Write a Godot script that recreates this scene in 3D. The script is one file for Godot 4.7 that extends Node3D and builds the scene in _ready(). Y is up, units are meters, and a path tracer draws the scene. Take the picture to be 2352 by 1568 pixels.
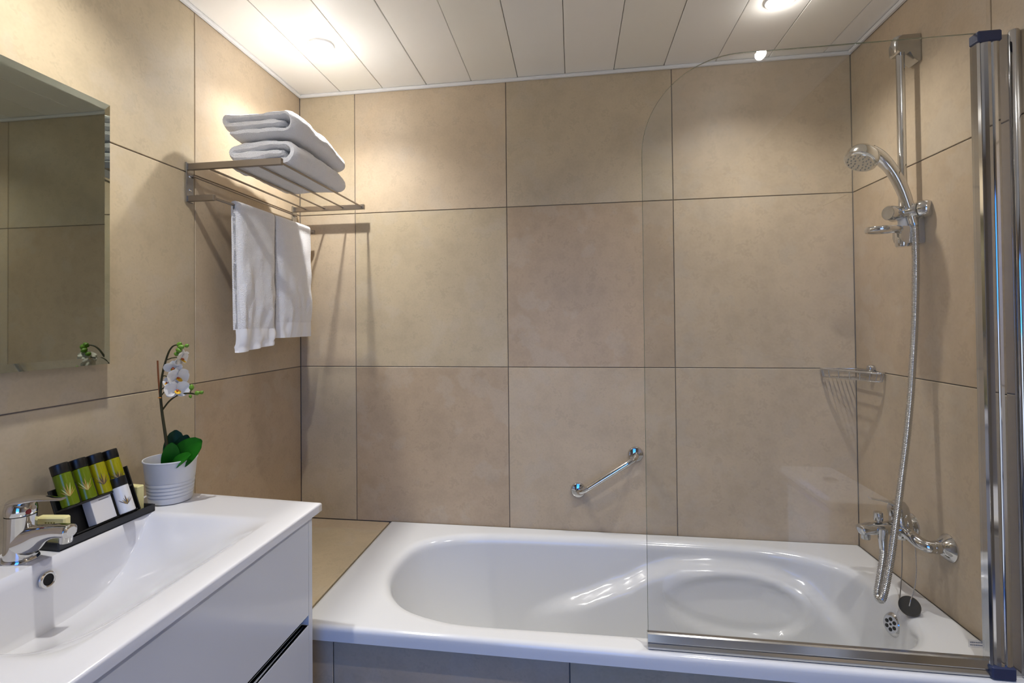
extends Node3D
# A tiled bathroom: x runs along the back wall, y is up, z comes out of the back wall. Metres.
const W := 2.021      # back wall width
const HC := 2.282     # ceiling height
const ZF := 2.75      # depth of the room
const TOP := 0.94     # washbasin rim height

var M := {}
var taken := {}
var rng := RandomNumberGenerator.new()

# ------------------------------------------------------------------ naming
func numbered(called: String) -> String:
	if not taken.has(called):
		taken[called] = 0
		return called
	taken[called] += 1
	return "%s_%03d" % [called, taken[called]]

func tag(o: Node, label: String, category: String, group := "", kind := "") -> Node:
	if label: o.set_meta("label", label)
	if category: o.set_meta("category", category)
	if group: o.set_meta("group", group)
	if kind: o.set_meta("kind", kind)
	return o

func thing(called: String, label: String, category: String, at := Vector3.ZERO, group := "") -> Node3D:
	var o := Node3D.new()
	o.name = numbered(called)
	add_child(o)
	o.position = at
	tag(o, label, category, group)
	return o

func struct(called: String, label := "", category := "") -> Node3D:
	var o := Node3D.new()
	o.name = called
	add_child(o)
	tag(o, label, category, "", "structure")
	return o

func part(called: String, mesh: Mesh, mat: Material, parent: Node, at := Vector3.ZERO, rot := Vector3.ZERO) -> MeshInstance3D:
	var o := MeshInstance3D.new()
	o.name = called
	o.mesh = mesh
	o.material_override = mat
	o.cast_shadow = GeometryInstance3D.SHADOW_CASTING_SETTING_ON
	parent.add_child(o, true)
	o.position = at
	o.rotation = rot
	return o

# ------------------------------------------------------------------ mesh helpers
func mb() -> SurfaceTool:
	var st := SurfaceTool.new()
	st.begin(Mesh.PRIMITIVE_TRIANGLES)
	return st

func done(st: SurfaceTool) -> ArrayMesh:
	st.generate_normals()
	return st.commit()

# corners counter-clockwise seen from outside
func quad(st: SurfaceTool, a: Vector3, b: Vector3, c: Vector3, d: Vector3, uv := []) -> void:
	var v := [a, b, c, d]
	for i in [0, 2, 1, 0, 3, 2]:
		st.set_uv(uv[i] if uv else Vector2.ZERO)
		st.add_vertex(v[i])

func tri(st: SurfaceTool, a: Vector3, b: Vector3, c: Vector3) -> void:
	for p in [a, c, b]:
		st.set_uv(Vector2.ZERO)
		st.add_vertex(p)

# box with chamfered edges
func add_box(st: SurfaceTool, c: Vector3, s: Vector3, b := 0.002, basis := Basis()) -> void:
	st.set_smooth_group(-1)
	var h := s / 2.0
	b = minf(b, minf(h.x, minf(h.y, h.z)) * 0.9)
	var P := func(x: float, y: float, z: float, ax: int) -> Vector3:
		var v := Vector3(x * h.x, y * h.y, z * h.z)
		for i in 3:
			if i != ax: v[i] -= signf(v[i]) * b
		return c + basis * v
	for ax in 3:
		for sg: float in [-1.0, 1.0]:
			var u := (ax + 1) % 3
			var w := (ax + 2) % 3
			var q := []
			for k in [[-1, -1], [1, -1], [1, 1], [-1, 1]]:
				var e := Vector3.ZERO
				e[ax] = sg
				e[u] = k[0]
				e[w] = k[1]
				q.append(P.call(e.x, e.y, e.z, ax))
			if sg > 0: quad(st, q[0], q[1], q[2], q[3])
			else: quad(st, q[3], q[2], q[1], q[0])
	for ax in 3:                      # edges along ax
		var u := (ax + 1) % 3
		var w := (ax + 2) % 3
		for k in [[-1, -1], [1, -1], [1, 1], [-1, 1]]:
			var q := []
			for t in [[-1, u], [1, u], [1, w], [-1, w]]:
				var e := Vector3.ZERO
				e[ax] = t[0]
				e[u] = k[0]
				e[w] = k[1]
				q.append(P.call(e.x, e.y, e.z, t[1]))
			if k[0] * k[1] < 0: quad(st, q[0], q[1], q[2], q[3])
			else: quad(st, q[3], q[2], q[1], q[0])
	for x in [-1, 1]:
		for y in [-1, 1]:
			for z in [-1, 1]:
				var a: Vector3 = P.call(x, y, z, 0)
				var bb: Vector3 = P.call(x, y, z, 1)
				var cc: Vector3 = P.call(x, y, z, 2)
				if x * y * z > 0: tri(st, a, bb, cc)
				else: tri(st, a, cc, bb)

func box(s: Vector3, b := 0.002) -> ArrayMesh:
	var st := mb()
	add_box(st, Vector3.ZERO, s, b)
	return done(st)

# surface of revolution about y; profile of [radius, y] from bottom to top on the outside
func add_lathe(st: SurfaceTool, prof: Array, n := 32, xf := Transform3D(), crease := 35.0, group0 := 1) -> void:
	var g := group0
	for i in prof.size() - 1:
		var a: Array = prof[i]
		var b: Array = prof[i + 1]
		if i > 0:
			var p: Array = prof[i - 1]
			var d0 := Vector2(a[0] - p[0], a[1] - p[1])
			var d1 := Vector2(b[0] - a[0], b[1] - a[1])
			if absf(rad_to_deg(d0.angle_to(d1))) > crease: g += 1
		st.set_smooth_group(g)
		for k in n:
			var t0 := TAU * k / n
			var t1 := TAU * (k + 1) / n
			var p0 := xf * Vector3(a[0] * cos(t0), a[1], -a[0] * sin(t0))
			var p1 := xf * Vector3(a[0] * cos(t1), a[1], -a[0] * sin(t1))
			var q1 := xf * Vector3(b[0] * cos(t1), b[1], -b[0] * sin(t1))
			var q0 := xf * Vector3(b[0] * cos(t0), b[1], -b[0] * sin(t0))
			if a[0] < 1e-6: tri(st, p0, q1, q0)
			elif b[0] < 1e-6: tri(st, p0, p1, q0)
			else: quad(st, p0, p1, q1, q0)

func lathe(prof: Array, n := 32, xf := Transform3D()) -> ArrayMesh:
	var st := mb()
	add_lathe(st, prof, n, xf)
	return done(st)

# transform whose y axis points along d
func along(d: Vector3, at := Vector3.ZERO, hint := Vector3(0.13, 0.2, 1)) -> Transform3D:
	var y := d.normalized()
	var x := y.cross(hint).normalized()
	if x.length() < 0.5: x = y.cross(Vector3(1, 0, 0)).normalized()
	var z := x.cross(y)
	return Transform3D(Basis(x, y, z), at)

func spline(pts: Array, per := 8) -> PackedVector3Array:
	var out := PackedVector3Array()
	for i in pts.size() - 1:
		var p0: Vector3 = pts[maxi(i - 1, 0)]
		var p1: Vector3 = pts[i]
		var p2: Vector3 = pts[i + 1]
		var p3: Vector3 = pts[mini(i + 2, pts.size() - 1)]
		for k in per:
			out.append(p1.cubic_interpolate(p2, p0, p3, float(k) / per))
	out.append(pts[-1])
	return out

# tube along points; rad is a number or an array of [along-normal, along-binormal] radii per point
func add_tube(st: SurfaceTool, pts: PackedVector3Array, rad, n := 12, caps := true, up := Vector3.ZERO, group := 1) -> void:
	var rings := []
	var nrm := Vector3.ZERO
	for i in pts.size():
		var t := (pts[mini(i + 1, pts.size() - 1)] - pts[maxi(i - 1, 0)]).normalized()
		if up != Vector3.ZERO:
			nrm = (up - t * up.dot(t)).normalized()
		elif i == 0:
			nrm = t.cross(Vector3(0.31, 0.57, 0.76)).normalized()
		else:
			nrm = (nrm - t * nrm.dot(t)).normalized()
		var bn := t.cross(nrm)
		var r0: float
		var r1: float
		if rad is Array:
			var e = rad[i]
			r0 = e[0] if e is Array else e
			r1 = e[1] if e is Array else e
		else:
			r0 = rad
			r1 = rad
		var ring := []
		for k in n:
			var a := TAU * k / n
			ring.append(pts[i] + nrm * cos(a) * r0 + bn * sin(a) * r1)
		rings.append(ring)
	st.set_smooth_group(group)
	for i in rings.size() - 1:
		for k in n:
			var k1 := (k + 1) % n
			quad(st, rings[i][k], rings[i][k1], rings[i + 1][k1], rings[i + 1][k])
	if caps:
		st.set_smooth_group(group + 1)
		for k in n:
			tri(st, pts[0], rings[0][(k + 1) % n], rings[0][k])
		st.set_smooth_group(group + 2)
		for k in n:
			tri(st, pts[-1], rings[-1][k], rings[-1][(k + 1) % n])

func tube(pts, rad, n := 12, caps := true, up := Vector3.ZERO) -> ArrayMesh:
	var st := mb()
	add_tube(st, PackedVector3Array(pts), rad, n, caps, up)
	return done(st)

# grid of points [i][j] as one smooth sheet, outward normal along (di x dj)
func add_grid(st: SurfaceTool, g: Array, group := 1, wrap_j := false, uvs := false) -> void:
	st.set_smooth_group(group)
	for i in g.size() - 1:
		var m: int = g[i].size()
		for j in (m if wrap_j else m - 1):
			var j1 := (j + 1) % m
			quad(st, g[i][j], g[i + 1][j], g[i + 1][j1], g[i][j1])

# polygon in the xy plane extruded along z from z0 to z1, outline counter-clockwise seen from +z
func add_prism(st: SurfaceTool, poly: PackedVector2Array, z0: float, z1: float, xf := Transform3D()) -> void:
	st.set_smooth_group(-1)
	var idx := Geometry2D.triangulate_polygon(poly)
	for i in range(0, idx.size(), 3):
		var a := poly[idx[i]]
		var b := poly[idx[i + 1]]
		var c := poly[idx[i + 2]]
		if (b - a).cross(c - a) < 0:
			var s := b
			b = c
			c = s
		tri(st, xf * Vector3(a.x, a.y, z1), xf * Vector3(b.x, b.y, z1), xf * Vector3(c.x, c.y, z1))
		tri(st, xf * Vector3(a.x, a.y, z0), xf * Vector3(c.x, c.y, z0), xf * Vector3(b.x, b.y, z0))
	for i in poly.size():
		var a := poly[i]
		var b := poly[(i + 1) % poly.size()]
		quad(st, xf * Vector3(a.x, a.y, z0), xf * Vector3(b.x, b.y, z0), xf * Vector3(b.x, b.y, z1), xf * Vector3(a.x, a.y, z1))

func prism(poly: Array, z0: float, z1: float, xf := Transform3D()) -> ArrayMesh:
	var st := mb()
	add_prism(st, PackedVector2Array(poly), z0, z1, xf)
	return done(st)

# ------------------------------------------------------------------ materials
func mat(key: String, color: Color, rough := 0.5, metal := 0.0, spec := 0.5) -> StandardMaterial3D:
	var m := StandardMaterial3D.new()
	m.resource_name = key
	m.albedo_color = color
	m.roughness = rough
	m.metallic = metal
	m.metallic_specular = spec
	M[key] = m
	return m

func noise(seed_: int, freq: float, oct := 4) -> FastNoiseLite:
	var n := FastNoiseLite.new()
	n.seed = seed_
	n.noise_type = FastNoiseLite.TYPE_SIMPLEX_SMOOTH
	n.frequency = freq
	n.fractal_octaves = oct
	return n

# cement-look print of one 60 cm tile: warm beige, faint clouds, cooler pale smears with ragged edges, fine speckle
func tile_image(k: int, tint: Vector3) -> ImageTexture:
	var S := 320
	var im := Image.create(S, S, true, Image.FORMAT_RGB8)
	var n1 := noise(k * 7 + 1, 0.006, 4)
	var n2 := noise(k * 7 + 2, 0.02, 5)
	var n3 := noise(k * 7 + 3, 0.16, 2)
	var n4 := noise(k * 7 + 4, 0.011, 5)
	for y in S:
		for x in S:
			var c := n1.get_noise_2d(x, y)
			var d := n2.get_noise_2d(x, y)
			var f := n3.get_noise_2d(x, y)
			var edge := minf(minf(x, S - x), minf(y, S - y)) / float(S)
			var smear := smoothstep(0.06, 0.34, n4.get_noise_2d(x, y) * 0.95 + d * 0.35 - edge * 0.9 + 0.10)
			var v := 1.0 + 0.045 * c + 0.05 * d + 0.022 * f
			var dark := smoothstep(0.22, 0.5, d + 0.4 * f)
			var col := tint * v * (1.0 - 0.06 * dark)
			col = col.lerp(Vector3(0.72, 0.675, 0.61) * v, 0.27 * smear)
			im.set_pixel(x, y, Color(clampf(col.x, 0, 1), clampf(col.y, 0, 1), clampf(col.z, 0, 1)))
	im.generate_mipmaps()
	return ImageTexture.create_from_image(im)

func bump_image(seed_: int, freq: float, S := 256) -> ImageTexture:
	var n := noise(seed_, freq, 3)
	var im := n.get_seamless_image(S, S)
	return ImageTexture.create_from_image(im)

func make_materials() -> void:
	var tints := [Vector3(0.745, 0.672, 0.570), Vector3(0.73, 0.657, 0.552), Vector3(0.70, 0.618, 0.512), Vector3(0.73, 0.668, 0.565), Vector3(0.72, 0.656, 0.545), Vector3(0.72, 0.648, 0.548)]
	for k in 6:
		var m := mat("tile_%d" % k, Color.WHITE, 0.42, 0.0, 0.5)
		m.albedo_texture = tile_image(k, tints[k])
	for k in 2:
		var fm := mat("floor_tile_%d" % k, Color.WHITE, 0.45)
		fm.albedo_texture = tile_image(20 + k, [Vector3(0.45, 0.45, 0.46), Vector3(0.43, 0.435, 0.445)][k])
	mat("grout", Color(0.44, 0.41, 0.39), 0.9)
	mat("plaster", Color(0.62, 0.58, 0.52), 0.9)
	for k in 3:
		mat("board_%d" % k, [Color(0.93, 0.915, 0.885), Color(0.92, 0.905, 0.865), Color(0.925, 0.915, 0.89)][k], 0.38)
	mat("ceiling_void", Color(0.33, 0.31, 0.28), 0.9)
	mat("trim", Color(0.86, 0.86, 0.86), 0.4)
	mat("acrylic", Color(0.82, 0.825, 0.83), 0.13)
	mat("ceramic", Color(0.84, 0.84, 0.85), 0.09)
	mat("lacquer", Color(0.79, 0.795, 0.81), 0.12)
	mat("dark_gap", Color(0.10, 0.10, 0.11), 0.6)
	mat("chrome", Color(0.80, 0.80, 0.80), 0.07, 1.0)
	mat("chrome_soft", Color(0.74, 0.74, 0.735), 0.2, 1.0)
	mat("steel", Color(0.62, 0.60, 0.58), 0.3, 1.0)
	mat("brushed", Color(0.60, 0.57, 0.54), 0.36, 1.0)
	mat("mirror", Color(0.69, 0.71, 0.66), 0.02, 1.0)
	mat("mirror_back", Color(0.25, 0.26, 0.26), 0.6)
	mat("blue_plastic", Color(0.19, 0.22, 0.33), 0.35)
	mat("black_plastic", Color(0.035, 0.036, 0.042), 0.38)
	mat("black_card", Color(0.045, 0.045, 0.05), 0.6)
	mat("tray_black", Color(0.11, 0.115, 0.135), 0.45)
	mat("rubber", Color(0.04, 0.042, 0.05), 0.7)
	mat("hole", Color(0.012, 0.012, 0.015), 0.8)
	mat("white_gloss", Color(0.84, 0.84, 0.84), 0.3)
	mat("white_paper", Color(0.80, 0.795, 0.80), 0.75)
	mat("soap_cream", Color(0.86, 0.83, 0.60), 0.6)
	mat("soap_print", Color(0.52, 0.48, 0.22), 0.7)
	mat("grey_print", Color(0.42, 0.42, 0.43), 0.7)
	mat("gold_print", Color(0.62, 0.50, 0.22), 0.5)
	mat("pale_print", Color(0.72, 0.72, 0.45), 0.5)
	mat("brown_print", Color(0.30, 0.22, 0.12), 0.6)
	mat("red_dot", Color(0.55, 0.02, 0.06), 0.25)
	mat("pot", Color(0.80, 0.80, 0.80), 0.5)
	mat("soil", Color(0.16, 0.12, 0.09), 0.95)
	mat("leaf", Color(0.10, 0.40, 0.06), 0.5, 0.0, 0.35)
	mat("leaf_dark", Color(0.04, 0.19, 0.08), 0.5, 0.0, 0.35)
	mat("stem", Color(0.20, 0.19, 0.07), 0.6)
	mat("stake", Color(0.50, 0.29, 0.15), 0.8)
	mat("bud", Color(0.36, 0.52, 0.10), 0.45)
	var pet := mat("petal", Color(0.90, 0.89, 0.87), 0.55)
	pet.backlight_enabled = true
	pet.backlight = Color(0.5, 0.5, 0.48)
	mat("petal_heart", Color(0.86, 0.68, 0.12), 0.5)
	mat("petal_red", Color(0.70, 0.32, 0.14), 0.5)
	mat("tie", Color(0.75, 0.5, 0.2), 0.6)
	var tw := mat("terry", Color(0.93, 0.93, 0.94), 0.95, 0.0, 0.2)
	tw.rim_enabled = true
	tw.rim = 0.2
	tw.heightmap_enabled = true
	tw.heightmap_texture = bump_image(91, 0.12)
	tw.heightmap_scale = 0.22
	tw.uv1_triplanar = true
	tw.uv1_scale = Vector3.ONE * 9.0
	var hb := mat("hem_weave", Color(0.93, 0.93, 0.94), 0.85, 0.0, 0.3)
	hb.rim_enabled = true
	hb.rim = 0.2
	var gl := mat("pane", Color(0.36, 0.40, 0.34, 0.045), 0.0)
	gl.transparency = BaseMaterial3D.TRANSPARENCY_ALPHA
	var ge := mat("glass_edge", Color(0.42, 0.47, 0.36, 0.55), 0.1)
	ge.transparency = BaseMaterial3D.TRANSPARENCY_ALPHA
	var sf := mat("sticker_film", Color(0.75, 0.76, 0.75, 0.12), 0.2)
	sf.transparency = BaseMaterial3D.TRANSPARENCY_ALPHA
	var gs := mat("pane_tinted", Color(0.30, 0.31, 0.34, 0.40), 0.05)
	gs.transparency = BaseMaterial3D.TRANSPARENCY_ALPHA
	for k in 2:
		var ol := mat(["oil_green", "oil_yellow"][k], [Color(0.42, 0.50, 0.05, 0.7), Color(0.64, 0.62, 0.05, 0.7)][k], 0.2)
		ol.transparency = BaseMaterial3D.TRANSPARENCY_ALPHA
		ol.refraction_enabled = true
		ol.refraction_scale = 0.045
	var em := mat("lamp_glow", Color(1, 1, 1), 0.4)
	em.emission_enabled = true
	em.emission = Color(1.0, 0.97, 0.92)
	em.emission_energy_multiplier = 2.5

# ------------------------------------------------------------------ light and camera
func make_view() -> void:
	var cam := Camera3D.new()
	cam.name = "camera"
	add_child(cam)
	cam.position = Vector3(1.0729, 1.36704, 1.98288)
	cam.rotation = Vector3(0.01379, 0.15519, -0.00919)
	var f := 1224.276
	cam.projection = Camera3D.PROJECTION_FRUSTUM
	cam.near = 0.05
	cam.far = 50.0
	cam.size = 0.05 * 1568.0 / f
	cam.frustum_offset = Vector2((1176.0 - 1124.263) * 0.05 / f, -(784.0 - 723.855) * 0.05 / f)
	cam.current = true
	var we := WorldEnvironment.new()
	we.name = "world"
	add_child(we)
	var e := Environment.new()
	e.background_mode = Environment.BG_SKY
	var sky := Sky.new()
	var sm := ProceduralSkyMaterial.new()
	sm.sky_top_color = Color(0.14, 0.42, 0.85)
	sm.sky_horizon_color = Color(0.27, 0.58, 0.95)
	sm.ground_bottom_color = Color(0.50, 0.53, 0.58)
	sm.ground_horizon_color = Color(0.52, 0.58, 0.68)
	sm.sky_energy_multiplier = 1.0
	sm.sun_angle_max = 0.0
	sky.sky_material = sm
	e.sky = sky
	e.background_energy_multiplier = 2.7
	e.ambient_light_source = Environment.AMBIENT_SOURCE_DISABLED
	e.tonemap_mode = Environment.TONE_MAPPER_LINEAR
	e.tonemap_exposure = 2.25
	e.sdfgi_enabled = true
	e.ssao_enabled = true
	e.ssil_enabled = true
	we.environment = e

# recessed ceiling downlight: chrome-white bezel, bright lens, and its light
func downlight(x: float, z: float, energy: float, label: String) -> void:
	var t := thing("ceiling_downlight", label, "light", Vector3(x, HC, z), "recessed ceiling downlights")
	part("bezel", lathe([[0.030, -0.0005], [0.031, -0.004], [0.0345, -0.0065], [0.0395, -0.005], [0.042, -0.0005]], 40), M.trim, t)
	part("lamp_lens", lathe([[0.0, -0.0085], [0.015, -0.008], [0.026, -0.006], [0.0305, -0.002], [0.0305, -0.0005]], 32), M.lamp_glow, t)
	var l := SpotLight3D.new()
	l.name = "downlight"
	t.add_child(l)
	l.position = Vector3(0, -0.012, 0)
	l.rotation.x = -PI / 2
	l.light_color = Color(1.0, 0.99, 0.975)
	l.light_energy = energy
	l.light_size = 0.016
	l.spot_range = 8.0
	l.spot_attenuation = 2.0
	l.spot_angle = 66.0
	l.spot_angle_attenuation = 1.0
	l.shadow_enabled = true
	var sp := OmniLight3D.new()      # what the frosted lens spills sideways and up
	sp.name = "lens_spill"
	t.add_child(sp)
	sp.position = Vector3(0, -0.030, 0)
	sp.light_color = Color(1.0, 0.99, 0.975)
	sp.light_energy = energy * 0.016
	sp.light_size = 0.016
	sp.omni_range = 8.0
	sp.omni_attenuation = 2.0
	sp.shadow_enabled = true

func make_lights() -> void:
	downlight(0.268, 0.352, 0.58, "recessed ceiling downlight above the folded towels, nearest the left wall")
	downlight(1.669, 0.358, 0.34, "recessed ceiling downlight over the glass screen end of the bath")
	downlight(0.268, 1.10, 0.47, "recessed ceiling downlight above the washbasin, outside the picture")
	downlight(1.70, 1.28, 0.74, "recessed ceiling downlight above the toilet, outside the picture")

# ------------------------------------------------------------------ room shell
var tile_cache := {}
var tile_turn := 0

# one tile: w x h in its own xy plane, front at z = 0, u0/v0 cut from a 60 cm print
func tile_mesh(w: float, h: float, var_: int) -> ArrayMesh:
	var key := "%.3f_%.3f_%d" % [w, h, var_]
	if tile_cache.has(key): return tile_cache[key]
	var st := mb()
	st.set_smooth_group(-1)
	var b := 0.0012
	var t := 0.008
	var x := w / 2.0
	var y := h / 2.0
	var U := func(px: float, py: float) -> Vector2:
		var u := (px + x) / 0.6
		var v := 1.0 - (py + y) / 0.6
		match var_ % 4:
			1: return Vector2(1.0 - u, v)
			2: return Vector2(v, u)
			3: return Vector2(1.0 - v, 1.0 - u)
		return Vector2(u, v)
	var f := [Vector3(-x + b, -y + b, 0), Vector3(x - b, -y + b, 0), Vector3(x - b, y - b, 0), Vector3(-x + b, y - b, 0)]
	var e := [Vector3(-x, -y, -b), Vector3(x, -y, -b), Vector3(x, y, -b), Vector3(-x, y, -b)]
	var k := [Vector3(-x, -y, -t), Vector3(x, -y, -t), Vector3(x, y, -t), Vector3(-x, y, -t)]
	var uvs := []
	for p in f: uvs.append(U.call(p.x, p.y))
	quad(st, f[0], f[1], f[2], f[3], uvs)
	for i in 4:
		var j := (i + 1) % 4
		quad(st, e[i], e[j], f[j], f[i], [uvs[i], uvs[j], uvs[j], uvs[i]])
		quad(st, k[i], k[j], e[j], e[i], [uvs[i], uvs[j], uvs[j], uvs[i]])
	var m := done(st)
	tile_cache[key] = m
	return m

# a rectangle of tiles between the given joints, on the plane of xf (its z axis is the outward normal)
func tile_field(parent: Node, us: Array, vs: Array, xf: Transform3D, salt: int, skip := [], family := "tile", kinds := 6) -> void:
	var gap := 0.0026
	for i in us.size() - 1:
		for j in vs.size() - 1:
			if [i, j] in skip: continue
			var w: float = us[i + 1] - us[i] - gap
			var h: float = vs[j + 1] - vs[j] - gap
			var kk := absi((i * 5 + j * 3 + salt * 7) * 31 + i * j * 17)
			var o := part("tile", tile_mesh(w, h, kk % 4), M["%s_%d" % [family, kk % kinds]], parent)
			o.transform = xf * Transform3D(Basis(), Vector3((us[i] + us[i + 1]) / 2.0, (vs[j] + vs[j + 1]) / 2.0, 0))

func wall_base(parent: Node, c: Vector3, s: Vector3, m: Material) -> void:
	part("backing", box(s, 0.0), m, parent, c)

func make_shell() -> void:
	var g := 0.003    # grout face lies this far behind the tile face
	var th := 0.12
	# back wall
	var wb := struct("wall_back", "beige cement-look tiled wall behind the bathtub", "wall")
	wall_base(wb, Vector3(W / 2, HC / 2, -g - th / 2), Vector3(W + 0.3, HC + 0.1, th), M.grout)
	tile_field(wb, [0.0, 0.232, 0.832, 1.432, W], [0.602, 1.2, 1.8, HC - 0.008], Transform3D(), 3)
	# left wall (faces +x): u axis runs towards -z
	var wl := struct("wall_left", "beige cement-look tiled wall behind the washbasin and towel rack", "wall")
	wall_base(wl, Vector3(-g - th / 2, HC / 2, ZF / 2), Vector3(th, HC + 0.1, ZF + 0.02), M.grout)
	tile_field(wl, [-ZF, -2.4, -1.8, -1.2, -0.6, 0.0], [0.0, 0.6, 1.2, 1.8, HC - 0.008], Transform3D(Basis(Vector3(0, 0, -1), Vector3.UP, Vector3(1, 0, 0)), Vector3.ZERO), 1, [[4, 0]])
	# right wall (faces -x): u axis runs towards +z
	var wr := struct("wall_right", "beige cement-look tiled wall carrying the shower rail", "wall")
	wall_base(wr, Vector3(W + g + th / 2, HC / 2, ZF / 2), Vector3(th, HC + 0.1, ZF + 0.02), M.grout)
	tile_field(wr, [0.0, 0.615, 1.215, 1.815, 2.415, ZF], [0.0, 0.6, 1.2, 1.8, HC - 0.008], Transform3D(Basis(Vector3(0, 0, 1), Vector3.UP, Vector3(-1, 0, 0)), Vector3(W, 0, 0)), 2, [[0, 0]])
	# front wall behind the camera, with an open doorway to a daylit room
	var wf := struct("wall_front", "wall with an open doorway behind the camera", "wall")
	wall_base(wf, Vector3(0.31, HC / 2, ZF + 0.06), Vector3(0.66, HC + 0.1, 0.12), M.plaster)
	wall_base(wf, Vector3(1.75, HC / 2, ZF + 0.06), Vector3(0.58, HC + 0.1, 0.12), M.plaster)
	wall_base(wf, Vector3(1.05, 2.17, ZF + 0.06), Vector3(0.80, 0.30, 0.12), M.plaster)
	# floor
	var fl := struct("floor", "grey tiled floor", "floor")
	wall_base(fl, Vector3(W / 2, -g - 0.06, ZF / 2), Vector3(W + 0.3, 0.12, ZF + 0.3), M.grout)
	tile_field(fl, [0.0, 0.6, 1.2, 1.8, W], [-ZF, -2.49, -1.89, -1.29, -0.69], Transform3D(Basis(Vector3(1, 0, 0), Vector3(0, 0, -1), Vector3(0, 1, 0)), Vector3.ZERO), 5, [], "floor_tile", 2)
	# ceiling of long cream boards
	var ce := struct("ceiling", "cream lacquered board ceiling", "ceiling")
	wall_base(ce, Vector3(W / 2, HC + 0.075, ZF / 2), Vector3(W + 0.3, 0.12, ZF + 0.3), M.ceiling_void)
	var n := 12
	for k in n:
		var x0 := 0.1757 * k + 0.0009
		var x1 := minf(0.1757 * (k + 1), W) - 0.0009
		part("board", box(Vector3(x1 - x0, 0.010, ZF - 0.006), 0.0015), M["board_%d" % (k % 3)], ce, Vector3((x0 + x1) / 2, HC + 0.005 + [0.0, 0.0006, 0.0003, 0.001][k % 4], ZF / 2))
	# white angle trim along the walls
	var defs := [["trim_1", Vector3(W / 2, HC - 0.006, 0.007), Vector3(W, 0.012, 0.014)], ["trim_2", Vector3(0.007, HC - 0.006, ZF / 2 + 0.007), Vector3(0.014, 0.012, ZF - 0.014)], ["trim_3", Vector3(W - 0.007, HC - 0.006, ZF / 2 + 0.007), Vector3(0.014, 0.012, ZF - 0.014)]]
	for d in defs:
		var o := part(d[0], box(d[2], 0.003), M.trim, self, d[1])
		tag(o, "white angle trim where the ceiling meets a tiled wall", "trim", "", "structure")
	# tiled ledge and front panel around the bath
	var lg := thing("bath_surround", "beige tiled ledge and front panel the bathtub is set into", "surround")
	part("ledge_core", box(Vector3(0.366, 0.59, 0.68), 0.0), M.grout, lg, Vector3(0.183, 0.298, 0.342))
	part("panel_core", box(Vector3(1.645, 0.560, 0.02), 0.0), M.grout, lg, Vector3(1.194, 0.281, 0.675))
	var upx := Transform3D(Basis(Vector3(1, 0, 0), Vector3(0, 0, -1), Vector3(0, 1, 0)), Vector3(0, 0.602, 0))
	tile_field(lg, [0.001, 0.366], [-0.690, -0.085, -0.001], upx, 4)
	tile_field(lg, [0.002, 0.460, 1.056, 1.652, W - 0.002], [0.001, 0.571], Transform3D(Basis(), Vector3(0, 0, 0.692)), 6)

# ------------------------------------------------------------------ bathtub
const TX0 := 0.371
const TX1 := 2.017
const TZ0 := 0.004
const TZ1 := 0.716
const TY := 0.609

func closed_spline(pts: Array, n: int) -> PackedVector2Array:
	var out := PackedVector2Array()
	var m := pts.size()
	for i in n:
		var u := float(i) / n * m
		var k := int(u)
		var p := func(q: int) -> Vector2: return pts[(q + m) % m]
		out.append((p.call(k) as Vector2).cubic_interpolate(p.call(k + 1), p.call(k - 1), p.call(k + 2), u - k))
	return out

func curve_at(tab: Array, x: float) -> float:
	if x <= tab[0][0]: return tab[0][1]
	for i in tab.size() - 1:
		if x <= tab[i + 1][0]:
			var t: float = (x - tab[i][0]) / (tab[i + 1][0] - tab[i][0])
			return lerpf(tab[i][1], tab[i + 1][1], smoothstep(0.0, 1.0, t) * 0.35 + t * 0.65)
	return tab[-1][1]

# how far the bath wall stands inwards at a point: an arm rest stepping in below an S-shaped crest, with an oval dish in it
func tub_push(x: float, y: float, z: float) -> float:
	var u := x + maxf(0.0, z - 0.10)
	var crest := curve_at([[0.90, 0.35], [1.083, 0.412], [1.23, 0.468], [1.32, 0.515], [1.41, 0.543], [1.52, 0.552], [1.67, 0.545], [1.83, 0.515], [1.95, 0.46], [2.15, 0.36]], u)
	var amp := 0.042 * smoothstep(0.90, 1.12, u) * (1.0 - smoothstep(1.82, 2.12, u)) * (1.0 - smoothstep(0.30, 0.42, z))
	var step := smoothstep(crest + 0.026, crest - 0.024, y)
	var ex := (u - 1.60) / 0.23
	var ey := (y - 0.435) / 0.088
	var oval := smoothstep(1.08, 0.86, sqrt(ex * ex + ey * ey))
	return amp * step - 0.017 * oval * (1.0 - smoothstep(0.25, 0.35, z))

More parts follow.
